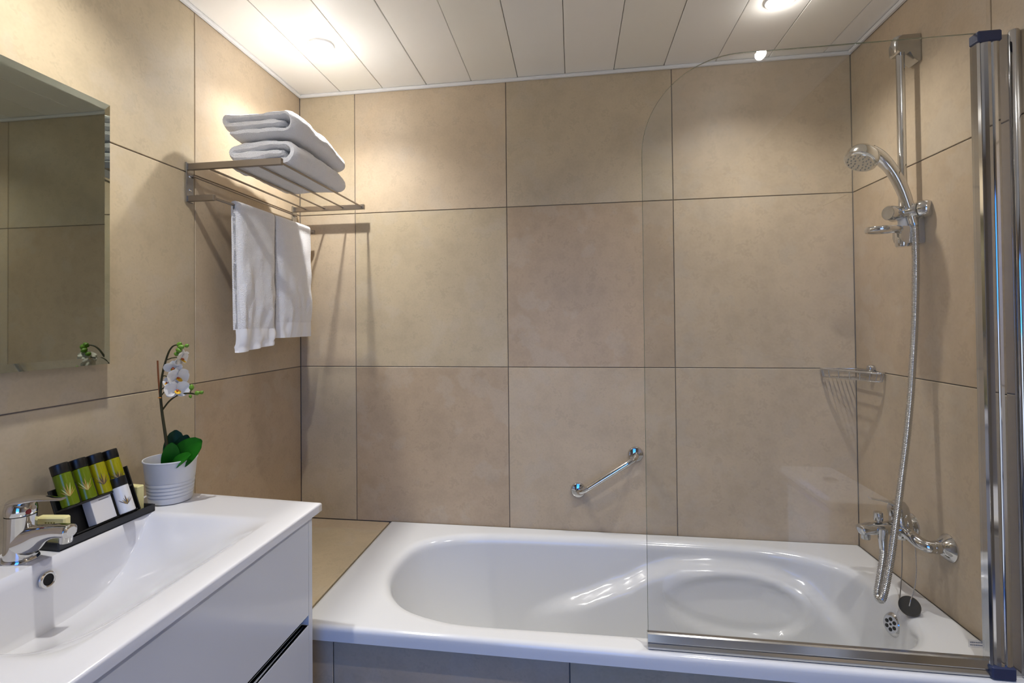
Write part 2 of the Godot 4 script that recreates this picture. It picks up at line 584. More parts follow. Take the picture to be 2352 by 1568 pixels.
func make_tub() -> void:
	var t := thing("bathtub", "white acrylic bathtub set between tiled walls", "bathtub")
	var N := 260
	var raw := []
	for a in [[.512, .36], [.52, .27], [.545, .2], [.605, .145], [.70, .108], [.85, .09], [1.04, .082], [1.25, .077], [1.43, .075], [1.60, .081], [1.72, .097], [1.82, .138], [1.885, .20], [1.915, .30], [1.92, .38], [1.915, .47], [1.885, .55], [1.82, .605], [1.7, .63], [1.43, .637], [1.25, .639], [1.05, .643], [.83, .648], [.73, .638], [.63, .600], [.565, .535], [.525, .45]]:
		raw.append(Vector2(a[0], a[1]))
	var o := closed_spline(raw, N)
	var cx := 1.22
	var cz := 0.36
	# outward normals of the outline
	var nr := []
	for i in N:
		var d := (o[(i + 1) % N] - o[(i + N - 1) % N]).normalized()
		var nn := Vector2(d.y, -d.x)
		if nn.dot(o[i] - Vector2(cx, cz)) < 0: nn = -nn
		nr.append(nn)
	# points on the outer rectangle
	var rect := func(inset: float) -> Array:
		var r := []
		for i in N:
			var d := o[i] - Vector2(cx, cz)
			var s := 1e9
			if d.x > 0: s = minf(s, (TX1 - inset - cx) / d.x)
			if d.x < 0: s = minf(s, (TX0 + inset - cx) / d.x)
			if d.y > 0: s = minf(s, (TZ1 - inset - cz) / d.y)
			if d.y < 0: s = minf(s, (TZ0 + inset - cz) / d.y)
			r.append(Vector2(cx, cz) + d * s)
		for c in [Vector2(TX0 + inset, TZ0 + inset), Vector2(TX1 - inset, TZ0 + inset), Vector2(TX1 - inset, TZ1 - inset), Vector2(TX0 + inset, TZ1 - inset)]:
			var best := 0
			for i in N:
				if r[i].distance_to(c) < r[best].distance_to(c): best = i
			r[best] = c
		return r
	var rings := []
	var ring := func(r: Array, y: float) -> void:
		var q := []
		for p in r: q.append(Vector3(p.x, y, p.y))
		rings.append(q)
	ring.call(rect.call(0.0), 0.573)
	ring.call(rect.call(0.0), 0.588)
	ring.call(rect.call(0.0), 0.597)
	for k in range(1, 5):
		var a := PI / 2 * k / 4
		ring.call(rect.call(0.012 * (1.0 - cos(a))), 0.597 + 0.012 * sin(a))
	ring.call(rect.call(0.016), TY)
	ring.call(rect.call(0.022), TY)
	var off := func(d: float, y: float) -> void:
		var q := []
		for i in N:
			var p: Vector2 = o[i] + nr[i] * d
			q.append(Vector3(p.x, y, p.y))
		rings.append(q)
	off.call(0.030, TY)
	off.call(0.022, TY - 0.0004)
	off.call(0.013, TY - 0.0022)
	off.call(0.006, TY - 0.006)
	off.call(0.0, TY - 0.012)
	off.call(-0.004, TY - 0.020)
	# walls down to the floor
	var y0 := TY - 0.020
	var y1 := 0.19
	var K := 46
	for k in range(1, K + 1):
		var s := float(k) / K
		var q := []
		for i in N:
			var a: Vector2 = o[i] - nr[i] * 0.004
			var fx := remap(a.x, 0.51, 1.92, 0.93, 1.80)
			var fz := cz + (a.y - cz) * 0.74
			# wall then fillet into the floor
			var ang := s * PI / 2
			var g := lerpf(s * 0.55, 1.0 - cos(ang), 0.55)
			var yy := lerpf(y0, y1, lerpf(sin(ang), s, 0.35))
			var p := Vector2(lerpf(a.x, fx, g), lerpf(a.y, fz, g))
			var push := tub_push(p.x, yy, p.y)
			p -= (nr[i] as Vector2) * push
			q.append(Vector3(p.x, yy, p.y))
		rings.append(q)
	for sc in [0.8, 0.5, 0.2, 0.02]:
		var q := []
		for p in rings[-1 if sc == 0.8 else -1]:
			q.append(p)
		var last: Array = rings[-1]
		var r2 := []
		var base: float = {0.8: 0.8, 0.5: 0.625, 0.2: 0.4, 0.02: 0.1}[sc]
		for p in last:
			r2.append(Vector3(1.36 + (p.x - 1.36) * base, y1 - 0.004 * (1.0 - sc), cz + (p.z - cz) * base))
		rings.append(r2)
	var st := mb()
	st.set_smooth_group(1)
	for i in rings.size() - 1:
		for j in N:
			var j1 := (j + 1) % N
			quad(st, rings[i][j1], rings[i][j], rings[i + 1][j], rings[i + 1][j1])
	part("shell", done(st), M.acrylic, t)
	# overflow rosette on the tap end wall, with a cable up to the mixer
	var ov := Node3D.new()
	ov.name = "overflow_rosette"
	t.add_child(ov, true)
	var dir := Vector3(-1.0, 0.22, 0.32).normalized()
	ov.transform = along(dir, Vector3(1.924, 0.546, 0.391))
	part("rosette_body", lathe([[0.0, -0.012], [0.030, -0.012], [0.033, -0.002], [0.033, 0.006], [0.028, 0.016], [0.022, 0.022], [0.0, 0.022]], 36), M.chrome, ov)
	for k in 6:
		var a := TAU * k / 6
		part("hole", lathe([[0.0, 0.0], [0.0048, 0.0], [0.0048, 0.0026], [0.0, 0.0026]], 12), M.hole, ov, Vector3(cos(a) * 0.0125, 0.0203, sin(a) * 0.0125))
	part("hole", lathe([[0.0, 0.0], [0.003, 0.0], [0.003, 0.0026], [0.0, 0.0026]], 10), M.hole, ov, Vector3(0, 0.0203, 0))

# ------------------------------------------------------------------ shower screen
func make_screen() -> void:
	var t := thing("shower_screen", "clear glass bath screen with rounded top corner and chrome profiles", "shower screen")
	var z := 0.690
	var x0 := 1.238
	var x1 := 1.945
	var y0 := 0.640
	var y1 := 1.981
	var r := 0.225
	var poly := [Vector2(x0, y0), Vector2(x1, y0), Vector2(x1, y1)]
	for k in 25:
		var a := PI / 2 + PI / 2 * k / 24
		poly.append(Vector2(x0 + r + cos(a) * r, y1 - r + sin(a) * r))
	part("glass_pane", prism(poly, z - 0.003, z + 0.003), M.pane, t)
	# polished edge of the pane
	var st := mb()
	var edge := PackedVector3Array()
	edge.append(Vector3(x0 - 0.0004, y0, z))
	for k in range(24, -1, -1):
		var a := PI / 2 + PI / 2 * k / 24
		edge.append(Vector3(x0 + r + cos(a) * (r + 0.0004), y1 - r + sin(a) * (r + 0.0004), z))
	edge.append(Vector3(x1, y1 + 0.0004, z))
	var pe := []
	for p in edge: pe.append([0.0006, 0.0031])
	add_tube(st, edge, pe, 6, true, Vector3(0.001, 0.001, 0) + Vector3(-0.7, 0.7, 0))
	part("pane_edge", done(st), M.glass_edge, t)
	# chrome sill along the bottom
	var sill := [Vector2(-0.008, 0.0), Vector2(0.012, 0.0), Vector2(0.013, 0.006), Vector2(0.009, 0.011), Vector2(0.011, 0.016), Vector2(0.0085, 0.032), Vector2(0.0045, 0.034), Vector2(-0.0045, 0.034), Vector2(-0.007, 0.032), Vector2(-0.009, 0.010)]
	var xs := Transform3D(Basis(Vector3(0, 0, 1), Vector3(0, 1, 0), Vector3(-1, 0, 0)), Vector3(0, 0.6115, z))
	part("bottom_profile", prism(sill, -1.937, -x0 + 0.002, xs), M.chrome_soft, t)
	part("bottom_seal", box(Vector3(1.935 - x0, 0.004, 0.008), 0.001), M.black_plastic, t, Vector3((x0 + 1.935) / 2, 0.6098, z))
	# upright profile at the hinge with ribs
	var up := []
	var ribs := [[1.934, 0.010], [1.937, 0.0145], [1.9405, 0.012], [1.944, 0.0145], [1.951, 0.0165], [1.957, 0.016], [1.9605, 0.0125], [1.963, 0.0155], [1.968, 0.0165], [1.9735, 0.0145], [1.9765, 0.010]]
	for q in ribs: up.append(Vector2(q[0], -q[1]))
	var prof := []
	for q in ribs: prof.append(Vector2(q[0], -z - q[1]))       # in (x, -z)
	for k in range(ribs.size() - 1, -1, -1): prof.append(Vector2(ribs[k][0], -z + 0.010))
	var xu := Transform3D(Basis(Vector3(1, 0, 0), Vector3(0, 0, -1), Vector3(0, 1, 0)), Vector3.ZERO)
	part("upright_profile", prism(prof, 0.637, 1.955, xu), M.chrome, t)
	part("end_cap", box(Vector3(0.046, 0.024, 0.030), 0.003), M.blue_plastic, t, Vector3(1.9555, 1.9675, z + 0.003))
	part("end_cap", box(Vector3(0.046, 0.027, 0.032), 0.003), M.blue_plastic, t, Vector3(1.9555, 0.6235, z + 0.003))
	part("side_strip", box(Vector3(0.028, 1.362, 0.004), 0.0008), M.pane_tinted, t, Vector3(1.9915, 1.293, z))
	part("wall_profile", lathe([[0.0, 0.0], [0.0095, 0.0], [0.0105, 0.002], [0.0105, 1.366], [0.008, 1.371], [0.0, 1.372]], 28), M.chrome, t, Vector3(2.0105, 0.6105, z + 0.002))
	# small printed sticker low on the pane
	var s := part("sticker", box(Vector3(0.031, 0.0165, 0.0004), 0.0001), M.sticker_film, t, Vector3(1.9135, 0.6745, z + 0.0034))
	for row in 2:
		for k in 7:
			part("print_mark", box(Vector3(0.0026, 0.0024, 0.0002), 0.0), M.grey_print, s, Vector3(-0.0105 + k * 0.0034, 0.0028 - row * 0.0056, 0.0003))

# ------------------------------------------------------------------ shower set on the right wall
const RX := 1.979
const RZ := 0.352

func make_shower() -> void:
	var t := thing("shower_rail", "chrome shower riser rail with wall brackets on right wall", "shower rail", Vector3(RX, 1.57, RZ))
	var T := func(x: float, y: float, z: float) -> Vector3: return Vector3(x - RX, y - 1.57, z - RZ)
	part("rail_tube", lathe([[0.0, 0.0], [0.0105, 0.0], [0.0105, 0.565], [0.0, 0.565]], 24), M.chrome, t, Vector3(0, 0.0, 0))
	# top bracket: rounded hood from the rail to the wall
	for b in [0, 1]:
		var st := mb()
		var poly := PackedVector2Array()
		var s := 1.0 if b == 0 else -1.0
		var hood := [[-0.016, -0.024], [-0.012, -0.029], [0.014, -0.029], [0.024, -0.05], [0.034, -0.058], [0.0405, -0.055], [0.0405, 0.018], [-0.004, 0.018], [-0.013, 0.012], [-0.017, 0.0]]
		for q in hood: poly.append(Vector2(q[0], q[1] * s))
		if b == 1: poly.reverse()
		add_prism(st, poly, -0.021, 0.021)
		var yy := 2.128 if b == 0 else 1.592
		part("wall_bracket", done(st), M.chrome_soft, t, Vector3(0, yy - 1.57, 0))
		part("bracket_cap", lathe([[0.0, -0.026], [0.0165, -0.026], [0.019, -0.02], [0.019, 0.012], [0.015, 0.020], [0.008, 0.0235], [0.0, 0.024]], 28), M.chrome, t, Vector3(-0.001, yy - 1.57 + (0.0 if b == 0 else 0.0), 0))
	# slider with the clamp that holds the handset
	var sl := Node3D.new()
	sl.name = "slider"
	t.add_child(sl, true)
	sl.position = T.call(RX, 1.66, RZ)
	var ax := Vector3(0.58, 0.05, 0.81).normalized()
	part("clamp_body", lathe([[0.0, -0.030], [0.018, -0.030], [0.0205, -0.024], [0.0205, 0.036], [0.019, 0.040], [0.0, 0.040]], 28, along(ax, Vector3(-0.002, 0, 0))), M.chrome, sl)
	part("clamp_knob", lathe([[0.0, 0.040], [0.018, 0.041], [0.0225, 0.045], [0.0225, 0.060], [0.019, 0.066], [0.0, 0.068]], 28, along(ax, Vector3(-0.002, 0, 0))), M.chrome, sl)
	part("handset_cradle", lathe([[0.0, -0.004], [0.018, -0.004], [0.0205, 0.0], [0.0205, 0.030], [0.018, 0.034], [0.0, 0.034]], 24, along(Vector3(-0.9, 0.02, 0.35), Vector3(-0.016, -0.002, 0.004))), M.chrome, sl)
	part("clamp_spacer", lathe([[0.0, -0.052], [0.013, -0.052], [0.013, -0.016], [0.0, -0.016]], 20), M.white_gloss, sl, Vector3(0.0, 0.0, 0.0))
	# soap ring dish
	var ds := Node3D.new()
	ds.name = "soap_ring"
	t.add_child(ds, true)
	ds.position = T.call(1.918, 1.612, 0.372)
	var loop := PackedVector3Array()
	for k in 41:
		var a := TAU * k / 40
		loop.append(Vector3(cos(a) * 0.042, 0, sin(a) * 0.034))
	var lr := []
	for p in loop: lr.append([0.007, 0.003])
	var st2 := mb()
	add_tube(st2, loop, lr, 10, false, Vector3.UP)
	part("ring", done(st2), M.chrome, ds)
	part("dish", lathe([[0.0, -0.004], [0.034, -0.004], [0.036, 0.0], [0.036, 0.001], [0.0, -0.001]], 32), M.chrome_soft, ds)
	part("ring_arm", tube([Vector3(0.038, -0.002, -0.006), Vector3(0.052, -0.004, -0.014), Vector3(0.061, -0.008, -0.02)], 0.008, 12), M.chrome, ds)

	# handset held in the clamp
	var h := thing("shower_handset", "chrome hand shower head resting in rail clamp", "shower head", Vector3(1.985, 1.64, 0.368))
	var hp := spline([Vector3(0.008, -0.012, 0.004), Vector3(-0.003, 0.03, 0.005), Vector3(-0.02, 0.085, 0.004), Vector3(-0.042, 0.135, 0.002), Vector3(-0.068, 0.170, 0.0), Vector3(-0.098, 0.190, 0.0)], 8)
	var hr := []
	for i in hp.size():
		var u := float(i) / (hp.size() - 1)
		hr.append([lerpf(0.0115, 0.0155, smoothstep(0.0, 0.5, u)) + 0.004 * smoothstep(0.6, 1.0, u), lerpf(0.0115, 0.0165, smoothstep(0.0, 0.5, u)) + 0.011 * smoothstep(0.55, 1.0, u)])
	part("handle", tube(hp, hr, 20, true, Vector3(0.5, 0.8, 0)), M.chrome, h)
	var fdir := Vector3(0.50, 0.82, -0.26).normalized()
	var hx := along(fdir, Vector3(-0.116, 0.176, 0.004))
	part("spray_head", lathe([[0.0, -0.020], [0.036, -0.020], [0.041, -0.017], [0.042, -0.008], [0.040, 0.006], [0.034, 0.017], [0.022, 0.025], [0.008, 0.028], [0.0, 0.0285]], 40, hx), M.chrome, h)
	var face := part("spray_face", lathe([[0.0, -0.0225], [0.033, -0.0225], [0.0345, -0.0205], [0.0345, -0.0195], [0.0, -0.0195]], 36, hx), M.chrome_soft, h)
	for ringk in [[0.011, 6], [0.020, 11], [0.028, 15]]:
		for k in ringk[1]:
			var a: float = TAU * k / ringk[1]
			part("nozzle", lathe([[0.0, -0.0245], [0.0014, -0.0242], [0.0018, -0.0222], [0.0, -0.022]], 8, hx * Transform3D(Basis(), Vector3(cos(a) * ringk[0], 0, sin(a) * ringk[0]))), M.grey_print, face)

	# flexible metal hose
	var hs := thing("shower_hose", "ribbed metal shower hose hanging from handset to bath mixer", "hose", Vector3(1.992, 1.62, 0.374))
	var pts := spline([Vector3(1.993, 1.632, 0.373), Vector3(1.994, 1.60, 0.376), Vector3(1.989, 1.50, 0.385), Vector3(1.981, 1.38, 0.392), Vector3(1.972, 1.26, 0.395), Vector3(1.962, 1.15, 0.398), Vector3(1.948, 1.04, 0.402), Vector3(1.930, 0.93, 0.408), Vector3(1.912, 0.83, 0.416), Vector3(1.892, 0.74, 0.428), Vector3(1.872, 0.67, 0.440), Vector3(1.863, 0.638, 0.440), Vector3(1.862, 0.630, 0.428), Vector3(1.866, 0.640, 0.412), Vector3(1.880, 0.69, 0.402), Vector3(1.890, 0.74, 0.396), Vector3(1.891, 0.777, 0.392)], 40)
	var q := PackedVector3Array()
	for p in pts: q.append(p - hs.position)
	# even spacing so the ribs are regular
	var even := PackedVector3Array()
	var hrad := []
	var step := 0.0011
	var acc := 0.0
	even.append(q[0])
	for i in range(1, q.size()):
		var d := q[i].distance_to(q[i - 1])
		while acc + step <= q[i - 1].distance_to(q[i]):
			acc += step
			even.append(q[i - 1].lerp(q[i], acc / d))
		acc -= d
	for i in even.size():
		hrad.append([0.0092, 0.0074][int(i / 2.0) % 2])
	part("ribbed_hose", tube(even, hrad, 10), M.chrome_soft, hs)
	part("end_nut", lathe([[0.0, -0.012], [0.0095, -0.012], [0.0115, 0.018], [0.0, 0.018]], 20, along(q[0] - q[20], q[0])), M.chrome, hs)
	part("end_nut", lathe([[0.0, -0.03], [0.009, -0.03], [0.011, -0.002], [0.011, 0.004], [0.0, 0.004]], 20, along(q[-1] - q[-20], q[-1])), M.chrome, hs)

	# bath mixer tap
	var mx := thing("bath_mixer", "chrome wall-mounted bath mixer tap with lever below shower rail", "tap", Vector3(W, 0.79, 0.365))
	for s: float in [1.0, -1.0]:
		part("wall_rose", lathe([[0.0, 0.0], [0.035, 0.0], [0.035, 0.003], [0.030, 0.010], [0.020, 0.020], [0.014, 0.024], [0.0, 0.024]], 36, along(Vector3(-1, 0, 0), Vector3(0, -0.012, 0.076 * s))), M.chrome, mx)
		part("coupling_nut", lathe([[0.0, 0.018], [0.0155, 0.018], [0.0165, 0.020], [0.0165, 0.036], [0.0155, 0.038], [0.0, 0.038]], 8, along(Vector3(-1, 0, 0), Vector3(0, -0.012, 0.076 * s))), M.chrome, mx)
		part("inlet_arm", tube(spline([Vector3(-0.030, -0.012, 0.076 * s), Vector3(-0.048, -0.012, 0.074 * s), Vector3(-0.060, -0.008, 0.060 * s), Vector3(-0.066, 0.0, 0.038 * s), Vector3(-0.068, 0.004, 0.015 * s)], 6), 0.0155, 18), M.chrome, mx)
	part("mixer_body", lathe([[0.0, -0.026], [0.018, -0.024], [0.024, -0.014], [0.0255, 0.0], [0.0255, 0.028], [0.0235, 0.040], [0.0, 0.040]], 32, along(Vector3(-0.18, 1, 0.05), Vector3(-0.068, 0.004, 0))), M.chrome, mx)
	var sp := spline([Vector3(-0.060, 0.008, 0.0), Vector3(-0.095, 0.008, 0.004), Vector3(-0.140, 0.006, 0.010), Vector3(-0.170, 0.004, 0.014), Vector3(-0.182, 0.002, 0.016)], 6)
	var sr := []
	for i in sp.size():
		var u := float(i) / (sp.size() - 1)
		var e := 1.0 - 0.45 * smoothstep(0.9, 1.0, u)
		sr.append([lerpf(0.019, 0.0135, u) * e, lerpf(0.022, 0.0165, u) * e])
	part("spout", tube(sp, sr, 20, true, Vector3.UP), M.chrome, mx)
	part("aerator", lathe([[0.0, -0.020], [0.0105, -0.020], [0.0115, -0.016], [0.0115, 0.0], [0.0, 0.0]], 20), M.chrome_soft, mx, Vector3(-0.165, -0.002, 0.014))
	part("hose_outlet", lathe([[0.0, -0.028], [0.0115, -0.028], [0.0125, 0.0], [0.0, 0.0]], 20), M.chrome, mx, Vector3(-0.130, 0.012, 0.027))
	part("diverter_knob", lathe([[0.0, 0.0], [0.005, 0.0], [0.005, 0.014], [0.0105, 0.015], [0.0115, 0.018], [0.0115, 0.036], [0.009, 0.039], [0.0, 0.039]], 20), M.chrome, mx, Vector3(-0.130, 0.012, 0.008))
	var lv := Node3D.new()
	lv.name = "lever"
	mx.add_child(lv, true)
	part("lever_dome", lathe([[0.0245, 0.0], [0.0255, 0.006], [0.0245, 0.020], [0.019, 0.032], [0.010, 0.038], [0.0, 0.040]], 32, along(Vector3(-0.18, 1, 0.05), Vector3(-0.075, 0.044, 0.002))), M.chrome, lv)
	var lp := spline([Vector3(-0.080, 0.068, 0.003), Vector3(-0.100, 0.076, 0.004), Vector3(-0.125, 0.083, 0.006), Vector3(-0.150, 0.087, 0.009)], 6)
	var lrr := []
	for i in lp.size():
		var u := float(i) / (lp.size() - 1)
		lrr.append([lerpf(0.009, 0.0022, smoothstep(0.0, 0.6, u)), lerpf(0.017, 0.0085, u)])
	part("lever_arm", tube(lp, lrr, 16, true, Vector3.UP), M.chrome, lv)
	part("red_dot", lathe([[0.0, 0.0], [0.004, 0.0], [0.003, 0.0012], [0.0, 0.0015]], 14, along(Vector3(-1, 0.05, 0.2), Vector3(-0.0995, 0.060, 0.007))), M.red_dot, lv)
	# pull cable of the waste from the mixer to the overflow
	part("waste_cable", tube(spline([Vector3(-0.070, -0.02, 0.004), Vector3(-0.074, -0.10, 0.008), Vector3(-0.082, -0.17, 0.012), Vector3(-0.098, -0.225, 0.026)], 8), 0.0013, 8), M.steel, mx)

	# rubber plug on its ball chain, resting on the rim
	var pl := thing("bath_plug", "black rubber plug hanging on a ball chain from the mixer", "plug", Vector3(1.925, 0.610, 0.445))
	part("plug_body", lathe([[0.0, -0.012], [0.019, -0.012], [0.0225, -0.008], [0.024, 0.006], [0.0225, 0.011], [0.0, 0.012]], 28, along(Vector3(-0.55, 0.35, 0.75), Vector3(0.0, 0.015, 0.0))), M.rubber, pl)
	part("plug_ring", tube(spline([Vector3(-0.007, 0.020, 0.010), Vector3(-0.004, 0.034, 0.010), Vector3(0.002, 0.042, 0.006)], 6), 0.0015, 8), M.chrome, pl)
	var stc := mb()
	var c0 := Vector3(0.002, 0.042, 0.006)
	var c1 := Vector3(1.962, 0.770, 0.405) - pl.position
	for k in 44:
		var u := float(k) / 43
		var p := c0.lerp(c1, u) + Vector3(0.004, -0.010, 0.004) * sin(u * PI)
		add_lathe(stc, [[0.0, -0.0016], [0.0012, -0.0011], [0.0017, 0.0], [0.0012, 0.0011], [0.0, 0.0016]], 6, Transform3D(Basis(), p), 180.0)
	part("ball_chain", done(stc), M.chrome, pl)

	# wire corner basket
	var bk := thing("corner_basket", "chrome wire soap basket mounted in the shower corner", "basket", Vector3(W, 1.18, 0.0))
	var rim := spline([Vector3(-0.110, 0.020, 0.004), Vector3(-0.116, 0.020, 0.014), Vector3(-0.112, 0.020, 0.030), Vector3(-0.088, 0.020, 0.070), Vector3(-0.060, 0.020, 0.115), Vector3(-0.036, 0.020, 0.158), Vector3(-0.018, 0.020, 0.176), Vector3(-0.006, 0.020, 0.176), Vector3(-0.003, 0.020, 0.168)], 6)
	part("rim_wire", tube(rim, 0.0030, 10), M.chrome, bk)
	part("wall_wire", tube([Vector3(-0.110, 0.020, 0.004), Vector3(-0.012, 0.020, 0.004), Vector3(-0.004, 0.020, 0.012), Vector3(-0.003, 0.020, 0.168)], 0.0025, 10), M.chrome, bk)
	var low := PackedVector3Array()
	for p in rim: low.append(p * Vector3(0.93, 0, 0.95) + Vector3(-0.003, -0.006, 0.003))
	part("base_wire", tube(low, 0.002, 8), M.chrome, bk)
	for i in range(2, rim.size() - 2, 4):
		part("upright_wire", tube([rim[i], low[i]], 0.0015, 6), M.chrome, bk)
	for k in 8:
		var x := -0.102 + k * 0.0126
		var zz := 0.0
		for i in range(6, low.size() - 1):
			if (low[i].x - x) * (low[i + 1].x - x) <= 0.0: zz = maxf(zz, low[i].z)
		part("floor_wire", tube([Vector3(x, -0.006, 0.006), Vector3(x, -0.006, zz)], 0.0018, 6), M.chrome, bk)
	part("fixing_plate", box(Vector3(0.003, 0.020, 0.075), 0.001), M.chrome_soft, bk, Vector3(-0.0035, 0.012, 0.06))
	part("fixing_knob", lathe([[0.0, 0.0], [0.010, 0.0], [0.011, 0.002], [0.011, 0.014], [0.009, 0.017], [0.0, 0.018]], 24, along(Vector3(-1, 0, 0), Vector3(-0.002, 0.030, 0.112))), M.chrome, bk)

	# grab bar on the back wall
	var gb := thing("grab_bar", "short chrome grab bar fixed at a slant on the back wall", "grab bar", Vector3(1.188, 0.82, 0.0))
	var e0 := Vector3(0.103, 0.070, 0)
	var e1 := Vector3(-0.103, -0.067, 0)
	var dz := Vector3(0, 0, 1)
	var inn := (e1 - e0).normalized()
	part("bar_tube", tube(spline([e0 + dz * 0.004, e0 + dz * 0.025 + inn * 0.002, e0 + dz * 0.045 + inn * 0.013, e0 + dz * 0.052 + inn * 0.036, e0 + dz * 0.053 + inn * 0.06, e1 + dz * 0.053 - inn * 0.06, e1 + dz * 0.052 - inn * 0.036, e1 + dz * 0.045 - inn * 0.013, e1 + dz * 0.025 - inn * 0.002, e1 + dz * 0.004], 6), 0.0098, 18), M.chrome, gb)
	for e in [e0, e1]:
		part("end_flange", lathe([[0.0, 0.0], [0.027, 0.0], [0.027, 0.004], [0.024, 0.009], [0.013, 0.013], [0.0, 0.013]], 32, along(Vector3(0, 0, 1), e, Vector3(0, 1, 0.1))), M.chrome, gb)

# ------------------------------------------------------------------ towel rack and towels
func make_rack() -> void:
	var t := thing("towel_rack", "brushed metal wall rack with shelf rods and a towel rail", "towel rack", Vector3(0, 1.77, 0.335))
	for s: float in [1.0, -1.0]:
		var z := 0.293 if s > 0 else -0.283
		part("wall_plate", box(Vector3(0.006, 0.112, 0.030), 0.0012), M.chrome_soft, t, Vector3(0.004, 0.0, z))
		part("shelf_arm", box(Vector3(0.284, 0.0185, 0.012), 0.001), M.brushed, t, Vector3(0.148, 0.044, z + 0.004 * s))
		part("rail_arm", box(Vector3(0.080, 0.0165, 0.012), 0.001), M.brushed, t, Vector3(0.046, -0.046, z + 0.004 * s))
		part("screw", lathe([[0.0, 0.0], [0.005, 0.0], [0.004, 0.002], [0.0, 0.0026]], 12, along(Vector3(1, 0, 0), Vector3(0.007, 0.018, z))), M.chrome, t)
		part("screw", lathe([[0.0, 0.0], [0.005, 0.0], [0.004, 0.002], [0.0, 0.0026]], 12, along(Vector3(1, 0, 0), Vector3(0.007, -0.020, z))), M.chrome, t)
	for x in [0.052, 0.128, 0.205, 0.281]:
		part("shelf_rod", tube([Vector3(x, 0.044, 0.296), Vector3(x, 0.044, -0.296)], 0.0031, 10), M.brushed, t)
	part("back_rod", tube([Vector3(0.012, 0.020, 0.288), Vector3(0.012, 0.020, -0.288)], 0.0028, 10), M.brushed, t)
	part("towel_rail", tube([Vector3(0.080, -0.046, 0.296), Vector3(0.080, -0.046, -0.296)], 0.0040, 12), M.brushed, t)

# thick folded strip: path in (x, y), swept along z
func folded_towel(path: PackedVector2Array, half: float, z0: float, z1: float, seed_: int, sag := 0.0) -> ArrayMesh:
	var st := mb()
	var n := noise(seed_, 9.0, 3)
	var nf := noise(seed_ + 5, 60.0, 2)
	var m := path.size()
	var Z := 44
	var grid := []
	for k in Z + 1:
		var u := float(k) / Z
		var z := lerpf(z0, z1, u)
		var endf := 1.0 - 0.62 * pow(absf(2.0 * u - 1.0), 16.0)
		var ring := []
		for side: float in [1.0, -1.0]:
			for q in m:
				var i := q if side > 0 else m - 1 - q
				var d := (path[mini(i + 1, m - 1)] - path[maxi(i - 1, 0)]).normalized()
				var nn := Vector2(-d.y, d.x)
				var endp := 1.0 if i > 1 and i < m - 2 else 0.7
				var p := path[i] + nn * half * side * endf * endp
				var w := Vector3(p.x, p.y, z)
				var e := n.get_noise_3d(w.x, w.y, w.z) * 0.011 + nf.get_noise_3d(w.x, w.y, w.z) * 0.0016
				p += nn * side * e * 0.5
				p += Vector2(n.get_noise_2d(z, 3.3) * 0.006, n.get_noise_2d(z + 9.0, p.x) * 0.004)
				var zz := z + (1.0 if u > 0.5 else -1.0) * pow(absf(2.0 * u - 1.0), 6.0) * n.get_noise_3d(p.x * 0.6, p.y * 0.6, 7.0) * 0.016
				ring.append(Vector3(p.x, p.y - sag * pow(1.0 - u, 1.6) * clampf((p.y - 1.82) / 0.14, 0.0, 1.0), zz))
		grid.append(ring)
	add_grid(st, grid, 1, true)
	st.set_smooth_group(2)
	for e in [0, Z]:
		var r: Array = grid[e]
		for i in m - 1:
			var a: Vector3 = r[i]
			var b: Vector3 = r[i + 1]
			var c: Vector3 = r[2 * m - 2 - i]
			var d: Vector3 = r[2 * m - 1 - i]
			if e == 0: quad(st, a, b, c, d)
			else: quad(st, d, c, b, a)
	return done(st)

func arc(out: PackedVector2Array, c: Vector2, rx: float, ry: float, a0: float, a1: float, n := 8) -> void:
	for k in n + 1:
		var a := lerpf(a0, a1, float(k) / n)
		out.append(c + Vector2(cos(a) * rx, sin(a) * ry))

func line_to(out: PackedVector2Array, p: Vector2, n := 8) -> void:
	var a := out[-1]
	for k in range(1, n + 1): out.append(a.lerp(p, float(k) / n))

